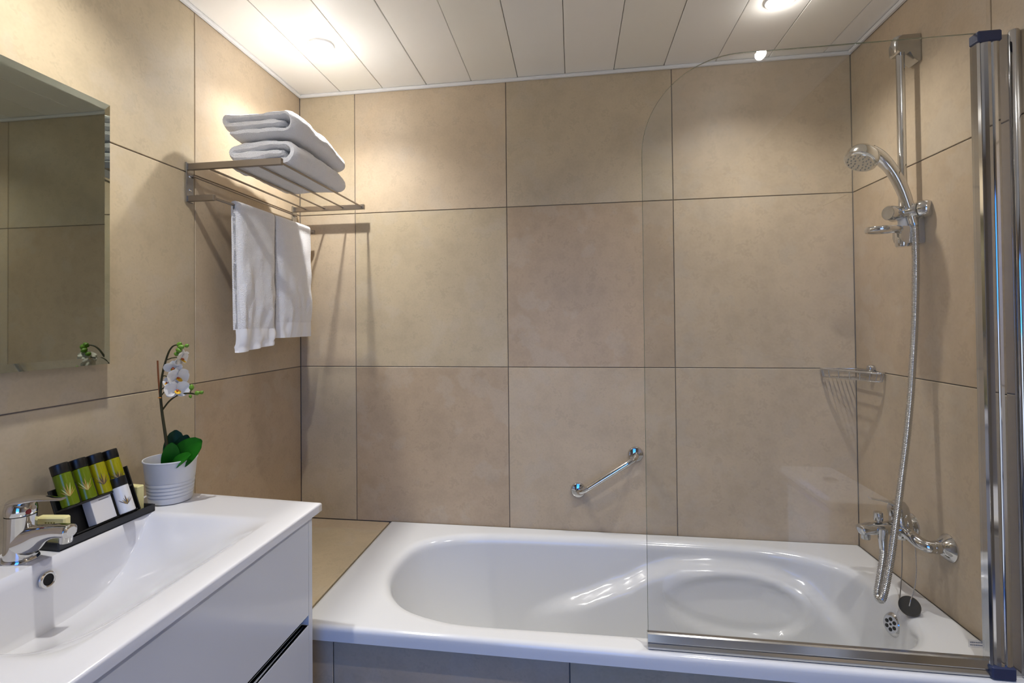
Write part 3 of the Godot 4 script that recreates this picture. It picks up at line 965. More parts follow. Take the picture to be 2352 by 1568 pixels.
func make_towels() -> void:
	# each folded bath towel is one strip: bottom layer, big fold at the front, top layer, fold at the back, inner layer
	for k in 2:
		var y0: float = [1.833, 1.917][k]
		var xl: float = [0.094, 0.084][k]
		var xr: float = [0.268, 0.272][k]
		var hh := 0.0136
		var p := PackedVector2Array()
		p.append(Vector2(xl + [0.0, 0.024][k], y0))
		line_to(p, Vector2(xr - 0.004, y0 + 0.001), 14)
		arc(p, Vector2(xr, y0 + 0.0255), 0.024, 0.0245, -PI / 2 + 0.2, PI / 2 - 0.1, 12)
		line_to(p, Vector2(xl + 0.10, y0 + 0.050 + [0.002, -0.002][k]), 7)
		line_to(p, Vector2(xl + 0.016, y0 + 0.0475), 6)
		arc(p, Vector2(xl + 0.014, y0 + 0.0365), 0.013, 0.0115, PI / 2 + 0.2, PI * 1.5 - 0.2, 8)
		line_to(p, Vector2(xl + 0.09, y0 + 0.0245), 6)
		line_to(p, Vector2(xr - 0.006, y0 + 0.0255), 8)
		var o := part("bath_towel" if k == 0 else numbered("bath_towel"), folded_towel(p, hh, 0.245 if k == 0 else 0.25, 0.580 if k == 0 else 0.592, 40 + k * 3, 0.034), M.terry, self)
		if k == 0: taken["bath_towel"] = 0
		tag(o, ["lower of two folded white bath towels on the rack shelf", "upper of two folded white bath towels on the rack shelf"][k], "towel", "folded bath towels on the rack")
	# two hand towels over the rail
	for k in 2:
		var z0: float = [0.335, 0.088][k]
		var z1: float = [0.538, 0.325][k]
		var yb: float = [1.292, 1.322][k]
		var t := thing("hand_towel", ["white hand towel hanging on the rail, the left and longer one", "white hand towel hanging on the rail, the right one nearest the corner"][k], "towel", Vector3(0.080, 1.724, (z0 + z1) / 2), "hand towels on the rail")
		var hem: float = yb + [0.062, 0.052][k]
		for pc in 2:
			var grid := []
			var n := noise(70 + k, 5.0, 2)
			var NZ := 26
			for j in NZ + 1:
				var u := float(j) / NZ
				var ring := []
				var path := []       # outer path from the back hem over the rail to the front hem
				if pc == 0:
					for q in 15: path.append(Vector2(-0.0105, lerpf(yb + 0.06, 1.716, q / 14.0)))
					for q in 9:
						var a := PI - PI * q / 8.0
						path.append(Vector2(cos(a) * 0.0105, 1.724 + sin(a) * 0.0125))
					for q in 25: path.append(Vector2(0.0105, lerpf(1.716, hem, q / 24.0)))
				else:
					for q in 9: path.append(Vector2(0.0105, lerpf(hem + 0.001, yb, q / 8.0)))
				for q in path.size():
					var pp: Vector2 = path[q]
					var drop := clampf((1.724 - pp.y) / 0.42, 0.0, 1.0)
					var side := 1.0 if pp.x > 0.0 else -1.0
					var z := lerpf(z0, z1, u) + (u - 0.5) * -0.02 * drop * (1.0 if k == 0 else 0.2)
					var wave := (sin(u * 7.0 + k * 2.0 + 0.6) * 0.006 + n.get_noise_2d(z * 4.0, pp.y * 1.4) * 0.012) * drop
					var belly := 0.020 * sin(drop * PI * 0.9) * (1.0 - pow(absf(2 * u - 1), 3.0)) * (0.6 if k == 1 else 0.4)
					var edge := 1.0 - 0.45 * pow(absf(2 * u - 1), 14.0)
					var thick := (0.0065 if pc == 0 else 0.0050) * edge
					var groove := 0.0
					if pc == 0: groove = -0.004 * smoothstep(0.006, 0.0, absf(pp.y - hem - 0.003)) * side
					if pc == 1 and k == 0: groove = -0.003 * smoothstep(0.004, 0.0, absf(pp.y - yb - 0.016))
					var hang := 0.0
					if side > 0 and k == 0 and pp.y < hem + 0.02: hang = -0.008 * u + 0.010 * (1.0 - u) * (1.0 if q > 0 else 1.0)
					ring.append(Vector3(pp.x * edge + side * thick + maxf(0.0, side) * (wave + belly) + groove, pp.y + hang * (1.0 if pc == 1 else 0.0) * clampf((hem - pp.y) / 0.05, 0, 1) - 1.724, z - (z0 + z1) / 2))
				grid.append(ring)
			var st := mb()
			add_grid(st, grid, 1)
			if pc == 1:
				# give the hem its back face and bottom edge
				var back := []
				for r in grid:
					var b := []
					for p in r: b.append(p + Vector3(-0.0125, 0, 0))
					b.reverse()
					back.append(b)
				add_grid(st, back, 2)
				st.set_smooth_group(3)
				for j in grid.size() - 1:
					quad(st, grid[j][-1], grid[j + 1][-1], back[j + 1][0], back[j][0])
				for j in [0, grid.size() - 1]:
					for q in grid[j].size() - 1:
						var m2: int = grid[j].size()
						quad(st, grid[j][q], grid[j][q + 1], back[j][m2 - 2 - q], back[j][m2 - 1 - q])
			else:
				# inner face
				var inner := []
				for r in grid:
					var b := []
					for p in r: b.append(Vector3(p.x * 0.3 if p.y > -0.012 else p.x - signf(p.x) * 0.0145, p.y - (0.011 if p.y > -0.002 else 0.0), p.z))
					b.reverse()
					inner.append(b)
				add_grid(st, inner, 2)
				st.set_smooth_group(3)
				for j in [0, grid.size() - 1]:
					for q in grid[j].size() - 1:
						var m2: int = grid[j].size()
						quad(st, grid[j][q], grid[j][q + 1], inner[j][m2 - 2 - q], inner[j][m2 - 1 - q])
			part(["terry_cloth", "hem_band"][pc], done(st), [M.terry, M.hem_weave][pc], t)

# ------------------------------------------------------------------ mirror
func make_mirror() -> void:
	var t := thing("wall_mirror", "frameless wall mirror with slanted polished edges above the washbasin", "mirror", Vector3(0.0, 1.578, 1.207))
	var hy := 0.2965
	var hz := 0.295
	var b := 0.016
	part("backing_board", box(Vector3(0.022, 2 * hy - 0.01, 2 * hz - 0.01), 0.001), M.mirror_back, t, Vector3(0.011, 0, 0))
	var st := mb()
	st.set_smooth_group(-1)
	var x1 := 0.028
	var x0 := 0.0258
	var f := [Vector3(x1, -hy + b, hz - b), Vector3(x1, -hy + b, -hz + b), Vector3(x1, hy - b, -hz + b), Vector3(x1, hy - b, hz - b)]
	var e := [Vector3(x0, -hy, hz), Vector3(x0, -hy, -hz), Vector3(x0, hy, -hz), Vector3(x0, hy, hz)]
	var k := [Vector3(0.0222, -hy, hz), Vector3(0.0222, -hy, -hz), Vector3(0.0222, hy, -hz), Vector3(0.0222, hy, hz)]
	quad(st, f[0], f[1], f[2], f[3])
	part("mirror_face", done(st), M.mirror, t)
	var sb := mb()
	sb.set_smooth_group(-1)
	for i in 4:
		var j := (i + 1) % 4
		quad(sb, e[i], e[j], f[j], f[i])
		quad(sb, k[i], k[j], e[j], e[i])
	part("bevelled_edge", done(sb), M.mirror, t)

# ------------------------------------------------------------------ vanity
const TAPZ := 1.142

func basin_depth(x: float, z: float) -> float:
	var t := absf(z - TAPZ) / 0.247
	if t >= 1.0: return 0.0
	var d := 0.125 * (1.0 - t * t * t)
	var back := clampf((x - 0.112) / 0.014, 0.0, 1.0)
	var u := clampf((x - 0.126) / 0.292, 0.0, 1.0)
	var floor_ := 1.0 - pow(u, 1.6)
	floor_ = floor_ * floor_ / (floor_ + 0.045) * 1.045
	# round the back lower corner a little
	return minf(d * floor_, 0.16 * back)

func make_vanity() -> void:
	# cabinet
	var c := thing("vanity_cabinet", "white gloss two-drawer vanity cabinet under the washbasin", "cabinet", Vector3(0.0, 0.33, 1.155))
	var zc := 1.155
	var T := func(x: float, y: float, z: float) -> Vector3: return Vector3(x, y - 0.33, z - zc)
	part("side_panel", box(Vector3(0.455, 0.588, 0.018), 0.001), M.lacquer, c, T.call(0.2295, 0.625, 0.803))
	part("side_panel", box(Vector3(0.455, 0.588, 0.018), 0.001), M.lacquer, c, T.call(0.2295, 0.625, 1.507))
	part("carcass", box(Vector3(0.425, 0.44, 0.684), 0.001), M.dark_gap, c, T.call(0.2145, 0.555, 1.155))
	part("bottom_panel", box(Vector3(0.44, 0.018, 0.684), 0.001), M.lacquer, c, T.call(0.222, 0.341, 1.155))
	part("drawer_front", box(Vector3(0.019, 0.222, 0.682), 0.0015), M.lacquer, c, T.call(0.4485, 0.801, 1.155))
	part("drawer_front", box(Vector3(0.019, 0.320, 0.682), 0.0015), M.lacquer, c, T.call(0.4485, 0.508, 1.155))
	part("grip_bevel", prism([Vector2(0.4395, 0.650), Vector2(0.4575, 0.668), Vector2(0.4395, 0.668)], -1.496, -0.814, Transform3D(Basis(Vector3(1, 0, 0), Vector3(0, 1, 0), Vector3(0, 0, -1)), Vector3(0, 0, 0)).translated(Vector3(0, -0.33, -zc))), M.lacquer, c)
	# washbasin slab with its sloping basin
	var b := thing("washbasin", "white ceramic washbasin top with sloping rectangular basin", "washbasin", Vector3(0.0, 0.92, 1.142))
	var st := mb()
	var X1 := 0.474
	var zfar := func(x: float) -> float: return 0.738 + 0.08 * x
	var znear := 1.535
	var xs := [0.006, 0.03, 0.06, 0.09, 0.104, 0.109, 0.112, 0.114, 0.1165, 0.119, 0.1215, 0.124, 0.126, 0.128, 0.132, 0.138, 0.145]
	for k in range(1, 46): xs.append(0.145 + (0.43 - 0.145) * k / 45.0)
	for k in range(1, 21): xs.append(0.3945 + k * 0.0016)
	xs.sort()
	xs.append_array([0.44, 0.455, X1 - 0.006])
	var zs := []
	for k in 9: zs.append(k / 8.0 * 0.13)
	for k in range(1, 97): zs.append(0.13 + (0.668 - 0.13) * k / 96.0)
	for k in range(1, 7): zs.append(0.668 + (0.797 - 0.006 - 0.668) * k / 6.0)
	var grid := []
	for x in xs:
		var row := []
		for s in zs:
			var zz: float = znear - 0.006 - s
			# stretch the far strip so that the far edge runs askew like the slab
			if s > 0.668: zz = lerpf(znear - 0.006 - 0.668, zfar.call(x) + 0.006, (s - 0.668) / (0.791 - 0.668))
			row.append(Vector3(x, TOP - 0.92 - basin_depth(x, zz), zz - 1.142))
		grid.append(row)
	# soften the rim
	for pass_ in 2:
		for i in range(1, grid.size() - 1):
			var cp: Array = grid[i].duplicate()
			for j in range(1, cp.size() - 1):
				var q: Vector3 = grid[i][j]
				q.y = lerpf(cp[j].y, (cp[j - 1].y + cp[j + 1].y) / 2.0, 0.5)
				grid[i][j] = q
	add_grid(st, grid, 1)
	# rounded outer edge down to the underside
	var per := []
	var I := grid.size() - 1
	var J: int = grid[0].size() - 1
	for i in range(0, I): per.append(grid[i][0])
	for j in range(0, J): per.append(grid[I][j])
	for i in range(I, 0, -1): per.append(grid[i][J])
	for j in range(J, 0, -1): per.append(grid[0][j])
	var ctr := Vector3(0.24, 0, 0)
	var outw := []
	for p in per:
		var d := Vector3.ZERO
		if absf(p.x - (X1 - 0.006)) < 1e-4: d.x = 1
		if absf(p.x - 0.006) < 1e-4: d.x = -1
		if p.z > znear - 0.0065 - 1.142: d.z = 1
		if p.z < zfar.call(p.x) + 0.0065 - 1.142: d.z = -1
		outw.append(d)
	var rg := [per]
	for k in range(1, 5):
		var a := PI / 2 * k / 4
		var r := []
		for i in per.size(): r.append(per[i] + outw[i] * 0.005 * sin(a) + Vector3(0, -0.005 * (1 - cos(a)), 0))
		rg.append(r)
	var r5 := []
	for i in per.size(): r5.append(Vector3(rg[-1][i].x, 0.0005, rg[-1][i].z))
	rg.append(r5)
	st.set_smooth_group(1)
	for k in rg.size() - 1:
		for i in per.size():
			var i1 := (i + 1) % per.size()
			quad(st, rg[k][i1], rg[k][i], rg[k + 1][i], rg[k + 1][i1])
	part("basin_slab", done(st), M.ceramic, b)
	var ov := along(Vector3(1, 0.1, 0), Vector3(0.1215, -0.0135, 0.0))
	part("overflow_ring", lathe([[0.0102, 0.0005], [0.0102, 0.0025], [0.0125, 0.0032], [0.0148, 0.002], [0.0155, -0.001]], 32, ov), M.chrome, b)
	part("overflow_hole", lathe([[0.0104, 0.001], [0.0, 0.0012]], 24, ov), M.hole, b)

	# basin mixer
	var m := thing("basin_mixer", "chrome single-lever basin tap with red dot", "tap", Vector3(0.064, TOP, TAPZ))
	part("base_ring", lathe([[0.0, 0.0], [0.0285, 0.0], [0.0285, 0.003], [0.027, 0.0055], [0.0, 0.0055]], 36), M.chrome, m)
	part("tap_body", lathe([[0.0, 0.0055], [0.0255, 0.0055], [0.0258, 0.012], [0.0245, 0.03], [0.0238, 0.055], [0.024, 0.072], [0.0245, 0.082], [0.0, 0.082]], 40), M.chrome, m)
	var sp := spline([Vector3(0.000, 0.030, 0), Vector3(0.022, 0.038, 0), Vector3(0.046, 0.049, 0), Vector3(0.074, 0.0555, 0), Vector3(0.095, 0.057, 0), Vector3(0.108, 0.0565, 0)], 8)
	var sr := []
	for i in sp.size():
		var u := float(i) / (sp.size() - 1)
		var e := 1.0 - 0.35 * smoothstep(0.93, 1.0, u)
		sr.append([lerpf(0.029, 0.0125, smoothstep(0.0, 0.62, u)) * e, lerpf(0.0245, 0.0152, smoothstep(0.0, 0.7, u)) * e])
	part("spout", tube(sp, sr, 24, true, Vector3.UP), M.chrome, m)
	part("aerator", lathe([[0.0, -0.021], [0.0095, -0.021], [0.0105, -0.018], [0.0108, -0.004], [0.0, -0.004]], 24), M.chrome_soft, m, Vector3(0.096, 0.057, 0))
	var lv := Node3D.new()
	lv.name = "lever"
	m.add_child(lv, true)
	part("lever_dome", lathe([[0.0238, 0.083], [0.0250, 0.085], [0.0250, 0.094], [0.0225, 0.103], [0.016, 0.110], [0.008, 0.1125], [0.0, 0.113]], 40), M.chrome, lv)
	var lp := spline([Vector3(-0.010, 0.104, 0), Vector3(0.012, 0.109, 0), Vector3(0.040, 0.113, 0), Vector3(0.068, 0.1135, 0), Vector3(0.088, 0.114, 0)], 8)
	var lr := []
	for i in lp.size():
		var u := float(i) / (lp.size() - 1)
		lr.append([lerpf(0.0085, 0.0022, smoothstep(0.1, 0.75, u)), lerpf(0.021, 0.0085, smoothstep(0.1, 1.0, u))])
	part("lever_arm", tube(lp, lr, 20, true, Vector3.UP), M.chrome, lv)
	part("red_dot", lathe([[0.0, 0.0], [0.0048, 0.0], [0.0042, 0.0012], [0.0, 0.0016]], 18, along(Vector3(1, -0.1, 0.25), Vector3(0.0238, 0.090, 0.006))), M.red_dot, lv)

# ------------------------------------------------------------------ toiletries
func strokes(parent: Node, r: float, y0: float, y1: float, a_mid: float, mats: Array, seed_: int, count: int) -> void:
	# flat printed sprig wrapped on a cylinder
	var g := RandomNumberGenerator.new()
	g.seed = seed_
	for k in count:
		var ang := -0.9 + 1.8 * k / (count - 1)
		var len_ := (y1 - y0) * g.randf_range(0.55, 1.0)
		var st := mb()
		st.set_smooth_group(1)
		var L := []
		var R := []
		for q in 6:
			var u := q / 5.0
			var w := 0.0011 * sin(PI * clampf(u * 0.9 + 0.1, 0, 1))
			var s := sin(ang) * len_ * u * 0.8
			var y := y0 + cos(ang) * len_ * u
			for side in [[-1, L], [1, R]]:
				var a: float = a_mid + (s + side[0] * w) / r
				side[1].append(Vector3(cos(a) * (r + 0.00025), y, -sin(a) * (r + 0.00025)))
		for q in 5: quad(st, L[q], R[q], R[q + 1], L[q + 1])
		part("print_sprig", done(st), mats[k % mats.size()], parent)

func bottle(called: String, label: String, group: String, at: Vector3, tilt: float, body: Material, h: float, r: float, prints: Array) -> void:
	var t := thing(called, label, "bottle", at, group)
	t.rotation.z = tilt
	var hb := h - 0.0205
	part("bottle_body", lathe([[0.0, 0.0], [r - 0.0015, 0.0], [r, 0.0015], [r, hb - 0.001], [r - 0.001, hb], [0.0, hb]], 32), body, t)
	part("cap", lathe([[0.0, hb + 0.0004], [r - 0.0002, hb + 0.0004], [r + 0.0002, hb + 0.001], [r + 0.0002, h - 0.0012], [r - 0.001, h], [0.0, h]], 32), M.black_plastic, t)
	var lab := Node3D.new()
	lab.name = "label_print"
	t.add_child(lab, true)
	strokes(lab, r, hb * 0.28, hb * 0.72, -0.55, prints, int(at.z * 1000), 7)

func make_toiletries() -> void:
	var y := TOP
	# tray
	var tr := thing("amenity_tray", "long black tray on the washbasin rim holding toiletries", "tray", Vector3(0.072, y, 0.992))
	tr.rotation.y = -0.035
	var st := mb()
	add_box(st, Vector3(0, 0.002, 0), Vector3(0.078, 0.004, 0.226), 0.001)
	part("tray_floor", done(st), M.tray_black, tr)
	for s in [1, -1]:
		part("tray_side", box(Vector3(0.003, 0.016, 0.226), 0.0008), M.tray_black, tr, Vector3(0.0375 * s, 0.0085, 0))
		part("tray_end", box(Vector3(0.072, 0.016, 0.003), 0.0008), M.tray_black, tr, Vector3(0, 0.0085, 0.1115 * s))
	# leaning card stand
	var tilt := 0.355
	var sd := thing("bottle_stand", "black leaning card stand behind the small bottles", "stand", Vector3(0.083, y + 0.0062, 0.981))
	sd.rotation.z = tilt
	part("back_card", box(Vector3(0.004, 0.103, 0.170), 0.0008), M.black_card, sd, Vector3(-0.002, 0.0515, 0.009))
	part("shelf_lip", box(Vector3(0.030, 0.004, 0.155), 0.0008), M.black_card, sd, Vector3(0.015, 0.058, 0.016))
	part("shelf_lip", box(Vector3(0.022, 0.003, 0.150), 0.0008), M.black_card, sd, Vector3(0.012, 0.004, 0.010))
	part("side_wing", box(Vector3(0.018, 0.103, 0.003), 0.0008), M.black_card, sd, Vector3(0.007, 0.0515, -0.0775))
	for k in 3:
		part("divider", box(Vector3(0.020, 0.040, 0.003), 0.0006), M.black_card, sd, Vector3(0.010, 0.080, 0.0535 - 0.0385 * k))
	var on := func(up: float, out: float, z: float) -> Vector3:      # a point on the leaning stand
		return sd.position + Vector3(cos(tilt) * out - sin(tilt) * up, sin(tilt) * out + cos(tilt) * up, z)
	var names := ["dark green bottle with black cap at the tap end of the stand", "second green bottle from the tap in the stand", "yellow-green bottle with black cap, third from the tap", "yellow-green bottle standing behind the white bottle, farthest from the tap"]
	var zz := [0.0735, 0.034, -0.0045, -0.0435]
	for k in 4:
		bottle("small_bottle", names[k], "toiletry bottles in the stand", on.call(0.0604, 0.0165, zz[k]), tilt, M.oil_green if k < 2 else M.oil_yellow, 0.087, 0.0155, [M.gold_print, M.pale_print, M.gold_print] if k < 2 else [M.brown_print, M.gold_print, M.brown_print])
	bottle("small_bottle", "white bottle with printed sprig and black cap in front row", "toiletry bottles in the stand", on.call(0.006, 0.034, -0.026), tilt, M.white_gloss, 0.078, 0.0155, [M.brown_print, M.gold_print, M.grey_print])
	# white carton leaning on the stand
	var cb := thing("soap_carton", "small white paper carton leaning on the black stand", "box", on.call(0.0066, 0.0030, 0.018))
	cb.rotation.z = tilt
	part("carton", box(Vector3(0.021, 0.052, 0.049), 0.0008), M.white_paper, cb, Vector3(0.013, 0.026, 0))
	part("print_line", box(Vector3(0.0003, 0.0016, 0.024), 0.0), M.grey_print, cb, Vector3(0.0237, 0.045, -0.006))
	# cream soaps
	var s1 := thing("wrapped_soap", "cream wrapped soap standing on its long edge nearest the tap", "soap", Vector3(0.074, y + 0.0045, 1.088))
	s1.rotation.y = 0.12
	part("wrapper", box(Vector3(0.058, 0.056, 0.017), 0.003), M.soap_cream, s1, Vector3(0, 0.0282, 0))
	for k in 4: part("print_mark", box(Vector3(0.0028, 0.010, 0.0003), 0.0), M.soap_print, s1, Vector3(-0.022 + k * 0.0055, 0.035 + (k % 2) * 0.002, 0.0086))
	for k in 4: part("print_mark", box(Vector3(0.0036, 0.0035, 0.0003), 0.0), M.soap_print, s1, Vector3(-0.008 + k * 0.0055, 0.045, 0.0086))
	for k in 5: part("print_mark", box(Vector3(0.0030, 0.0016, 0.0003), 0.0), M.soap_print, s1, Vector3(-0.006 + k * 0.0045, 0.038, 0.0086))
	var s2 := thing("wrapped_soap", "cream wrapped soap standing upright at the far end of the tray", "soap", Vector3(0.068, y + 0.0045, 0.8885))
	s2.rotation.y = -0.1
	part("wrapper", box(Vector3(0.038, 0.055, 0.018), 0.002), M.soap_cream, s2, Vector3(0, 0.0277, 0))
	part("print_line", box(Vector3(0.016, 0.003, 0.0003), 0.0), M.soap_print, s2, Vector3(-0.002, 0.040, 0.0091))

# ------------------------------------------------------------------ orchid
func leaf(base: Vector3, tip: Vector3, width: float, curl: float, m: Material, parent: Node, called := "leaf", nrm := Vector3.UP) -> void:
	var st := mb()
	var d := tip - base
	var side := d.cross(nrm).normalized()
	var up := side.cross(d).normalized()
	var grid := []
	var low := []
	for i in 15:
		var u := i / 14.0
		var w := width * pow(sin(PI * clampf(0.05 + 0.92 * pow(u, 1.15), 0, 1)), 0.55) * (1.0 if u < 0.98 else 0.4)
		var row := []
		var rl := []
		for j in 7:
			var v := j / 3.0 - 1.0
			var p := base + d * u + up * (sin(u * PI) * curl + absf(v) * w * 0.22) + side * v * w
			row.append(p + up * 0.0007)
			rl.append(p - up * 0.0007)
		rl.reverse()
		grid.append(row)
		low.append(rl)
	add_grid(st, grid, 1)
	add_grid(st, low, 2)
	part(called, done(st), m, parent)

func petal(parent: Node, c: Vector3, dir: Vector3, nrm: Vector3, len_: float, wid: float, m: Material, called := "petal", cup := 0.12) -> void:
	var st := mb()
	var side := dir.cross(nrm).normalized()
	var grid := []
	var low := []
	for i in 9:
		var u := i / 8.0
		var w := wid * pow(sin(PI * clampf(0.05 + 0.9 * pow(u, 0.85), 0, 1)), 0.6)
		var row := []
		var rl := []
		for j in 7:
			var v := j / 3.0 - 1.0
			var p := c + dir * len_ * u + side * v * w + nrm * (len_ * cup * (u * u) + w * 0.25 * v * v + 0.001 * sin(v * 5.0 + u * 6.0))
			row.append(p + nrm * 0.0004)
			rl.append(p - nrm * 0.0004)
		rl.reverse()
		grid.append(row)
		low.append(rl)
	add_grid(st, grid, 1)
	add_grid(st, low, 2)
	part(called, done(st), m, parent)

func blossom(t: Node, c: Vector3, face: Vector3, size: float) -> void:
	var b := Node3D.new()
	b.name = "blossom"
	t.add_child(b, true)
	var n := face.normalized()
	var ux := n.cross(Vector3.UP).normalized()
	var uy := ux.cross(n).normalized()
	for a in [[90, 0.95, 0.42], [205, 0.9, 0.42], [335, 0.9, 0.42]]:
		var r := deg_to_rad(a[0])
		petal(b, c - n * 0.001, ux * cos(r) + uy * sin(r), n, size * a[1], size * a[2], M.petal, "sepal", 0.05)
	for a in [[20, 1.05, 0.66], [160, 1.05, 0.66]]:
		var r := deg_to_rad(a[0])
		petal(b, c + n * 0.0015, ux * cos(r) + uy * sin(r), n, size * a[1], size * a[2], M.petal, "petal", 0.10)
	petal(b, c + n * 0.003, (-uy * 0.8 + n * 0.6).normalized(), (n * 0.8 + uy * 0.6).normalized(), size * 0.5, size * 0.26, M.petal_heart, "lip", 0.5)
	part("column", lathe([[0.0, 0.0], [0.0022, 0.001], [0.0026, 0.004], [0.0015, 0.007], [0.0, 0.0075]], 12, along(n, c + n * 0.002)), M.petal_red, b)

func bud(t: Node, c: Vector3, dir: Vector3, len_: float, r: float) -> void:
	part("bud", lathe([[0.0, -len_ / 2], [r * 0.6, -len_ * 0.36], [r, -len_ * 0.05], [r * 0.8, len_ * 0.25], [r * 0.3, len_ * 0.45], [0.0, len_ / 2]], 14, along(dir, c)), M.bud, t)

func make_orchid() -> void:
	var at := Vector3(0.094, TOP, 0.808)
	var t := thing("potted_orchid", "white artificial orchid in a ribbed white pot on the washbasin corner", "plant", at)
	var prof := [[0.0, 0.001], [0.044, 0.001], [0.047, 0.003]]
	for k in 5:
		var y := 0.010 + k * 0.0085
		var r := 0.0475 + y * 0.115
		prof.append_array([[r, y], [r + 0.0003, y + 0.005], [r - 0.0012, y + 0.0064], [r - 0.0012, y + 0.0072]])
	prof.append_array([[0.0535, 0.054], [0.0575, 0.098], [0.0592, 0.0995], [0.0598, 0.102], [0.0590, 0.104], [0.0572, 0.1035], [0.0560, 0.098], [0.0530, 0.066], [0.0, 0.066]])
	var st := mb()
	add_lathe(st, prof, 48)
	part("pot", done(st), M.pot, t)
	part("soil", lathe([[0.052, 0.0665], [0.03, 0.070], [0.0, 0.071]], 24), M.soil, t)
	var L := func(x: float, y: float, dz := 0.0) -> Vector3: return Vector3(x - at.x, y - at.y, dz)
	# flower stem with its side shoot and short stalks; everything below is in world metres
	var P := func(x: float, y: float, z: float) -> Vector3: return Vector3(x, y, z) - at
	var s0 := spline([P.call(0.088, 1.010, 0.804), P.call(0.0867, 1.0347, 0.806), P.call(0.0835, 1.0978, 0.812), P.call(0.0808, 1.1576, 0.820), P.call(0.0841, 1.2064, 0.828), P.call(0.0948, 1.2493, 0.835), P.call(0.1156, 1.2969, 0.843), P.call(0.1317, 1.3168, 0.847), P.call(0.1492, 1.322, 0.850)], 8)
	var rr := []
	for i in s0.size(): rr.append(lerpf(0.0044, 0.0015, float(i) / (s0.size() - 1)))
	part("flower_stem", tube(s0, rr, 10), M.stem, t)
	part("side_shoot", tube(spline([P.call(0.0808, 1.1600, 0.820), P.call(0.104, 1.1831, 0.825), P.call(0.128, 1.1977, 0.830), P.call(0.1496, 1.2039, 0.835), P.call(0.1716, 1.2055, 0.838), P.call(0.188, 1.2039, 0.840)], 6), 0.0020, 8), M.stem, t)
	part("bud_stalk", tube([P.call(0.1716, 1.2055, 0.838), P.call(0.1755, 1.214, 0.840)], 0.0012, 6), M.stem, t)
	for q in [[0.083, 1.195, 0.827, 0.112, 1.214, 0.840], [0.0845, 1.210, 0.828, 0.106, 1.220, 0.838], [0.093, 1.244, 0.834, 0.112, 1.246, 0.842], [0.098, 1.258, 0.836, 0.124, 1.268, 0.846], [0.109, 1.284, 0.841, 0.146, 1.292, 0.848]]:
		var a0: Vector3 = P.call(q[0], q[1], q[2])
		var a1: Vector3 = P.call(q[3], q[4], q[5])
		part("flower_stalk", tube([a0, a0.lerp(a1, 0.5) + Vector3(0, 0.002, 0), a1], 0.0013, 6), M.stem, t)
	var stk := spline([P.call(0.084, 1.008, 0.800), P.call(0.080, 1.10, 0.808), P.call(0.0775, 1.1626, 0.818), P.call(0.0765, 1.2271, 0.825), P.call(0.0775, 1.2824, 0.830)], 5)
	part("support_stake", tube(stk, 0.0021, 8), M.stake, t)
	part("plant_tie", tube([P.call(0.0755, 1.192, 0.826), P.call(0.0865, 1.193, 0.830)], 0.0014, 6), M.tie, t)
	# blossoms turned towards the room
	blossom(t, P.call(0.142, 1.214, 0.846), Vector3(0.75, -0.05, 0.55), 0.027)
	blossom(t, P.call(0.140, 1.243, 0.843), Vector3(0.90, -0.10, 0.25), 0.027)
	blossom(t, P.call(0.132, 1.268, 0.846), Vector3(0.55, -0.45, 0.6), 0.019)
	blossom(t, P.call(0.152, 1.289, 0.846), Vector3(0.80, -0.25, -0.15), 0.023)
	blossom(t, P.call(0.116, 1.230, 0.838), Vector3(-0.2, 0.1, 0.9), 0.016)
	for q in [[0.1542, 1.3221, 0.852, 0.6, 0.5, 0.016], [0.1600, 1.3160, 0.854, 0.9, 0.2, 0.018], [0.1560, 1.3090, 0.856, 0.7, -0.3, 0.017], [0.1480, 1.3000, 0.853, 0.9, -0.1, 0.015], [0.1690, 1.3190, 0.846, 0.9, 0.3, 0.013], [0.1766, 1.2200, 0.840, 0.15, 1.0, 0.016], [0.1930, 1.2070, 0.842, 0.95, 0.25, 0.015], [0.2000, 1.2075, 0.836, 0.9, 0.5, 0.012], [0.1750, 1.1990, 0.842, 0.5, -0.8, 0.010]]:
		bud(t, P.call(q[0], q[1], q[2]), Vector3(q[3], q[4], 0.2), q[5], q[5] * 0.36)
	# broad leaves
	leaf(P.call(0.092, 1.010, 0.798), P.call(0.0935, 1.1075, 0.790), 0.024, 0.004, M.leaf_dark, t, "leaf", Vector3(0.6, 0.1, 0.8))
	leaf(P.call(0.096, 1.012, 0.800), P.call(0.1252, 1.0962, 0.790), 0.022, 0.004, M.leaf_dark, t, "leaf", Vector3(0.5, 0.2, 0.8))
	leaf(P.call(0.098, 1.020, 0.808), P.call(0.1850, 1.0900, 0.816), 0.029, 0.006, M.leaf, t, "leaf", Vector3(0.30, 0.35, 0.85))
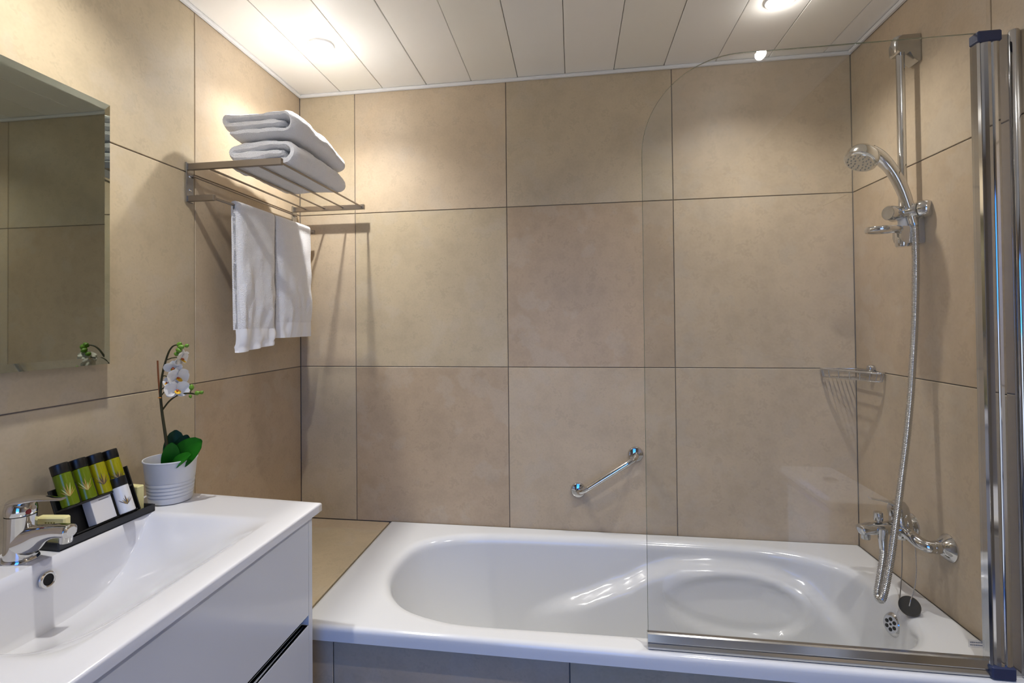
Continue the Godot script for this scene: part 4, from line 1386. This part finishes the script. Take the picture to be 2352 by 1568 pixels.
	leaf(P.call(0.096, 1.006, 0.814), P.call(0.1180, 1.0860, 0.832), 0.020, 0.004, M.leaf, t, "leaf", Vector3(0.6, -0.1, 0.8))
	leaf(P.call(0.098, 1.008, 0.818), P.call(0.1690, 1.0600, 0.832), 0.016, 0.008, M.leaf, t, "leaf", Vector3(0.2, 0.6, 0.7))

# ------------------------------------------------------------------ toilet beside the camera, seen only as a faint reflection in the glass
func make_toilet() -> void:
	var t := thing("toilet", "white toilet against the right wall, mirrored faintly in the glass screen", "toilet", Vector3(W, 0.0, 1.36))
	part("cistern", box(Vector3(0.165, 0.37, 0.36), 0.02), M.ceramic, t, Vector3(-0.09, 0.60, 0))
	part("cistern_lid", box(Vector3(0.185, 0.035, 0.385), 0.012), M.ceramic, t, Vector3(-0.095, 0.805, 0))
	part("flush_button", lathe([[0.0, 0.0], [0.022, 0.0], [0.022, 0.006], [0.018, 0.009], [0.0, 0.009]], 28), M.chrome, t, Vector3(-0.095, 0.822, 0))
	var bowl := PackedVector3Array()
	var prof := []
	for q in [[0.13, 0.0], [0.125, 0.06], [0.12, 0.16], [0.15, 0.28], [0.185, 0.36], [0.188, 0.40], [0.15, 0.405], [0.0, 0.405]]: prof.append(q)
	var st := mb()
	add_lathe(st, prof, 40, Transform3D(Basis(Vector3(1.3, 0, 0), Vector3(0, 1, 0), Vector3(0, 0, 1)), Vector3(-0.40, 0, 0)))
	part("bowl", done(st), M.ceramic, t)
	var s2 := mb()
	add_lathe(s2, [[0.0, 0.406], [0.185, 0.406], [0.19, 0.412], [0.188, 0.428], [0.17, 0.436], [0.0, 0.438]], 40, Transform3D(Basis(Vector3(1.25, 0, 0), Vector3(0, 1, 0), Vector3(0, 0, 1)), Vector3(-0.41, 0, 0)))
	part("seat_lid", done(s2), M.white_gloss, t)

func _ready() -> void:
	rng.seed = 7
	make_view()
	make_materials()
	make_lights()
	make_shell()
	make_tub()
	make_vanity()
	make_mirror()
	make_screen()
	make_rack()
	make_towels()
	make_shower()
	make_toiletries()
	make_orchid()
	make_toilet()
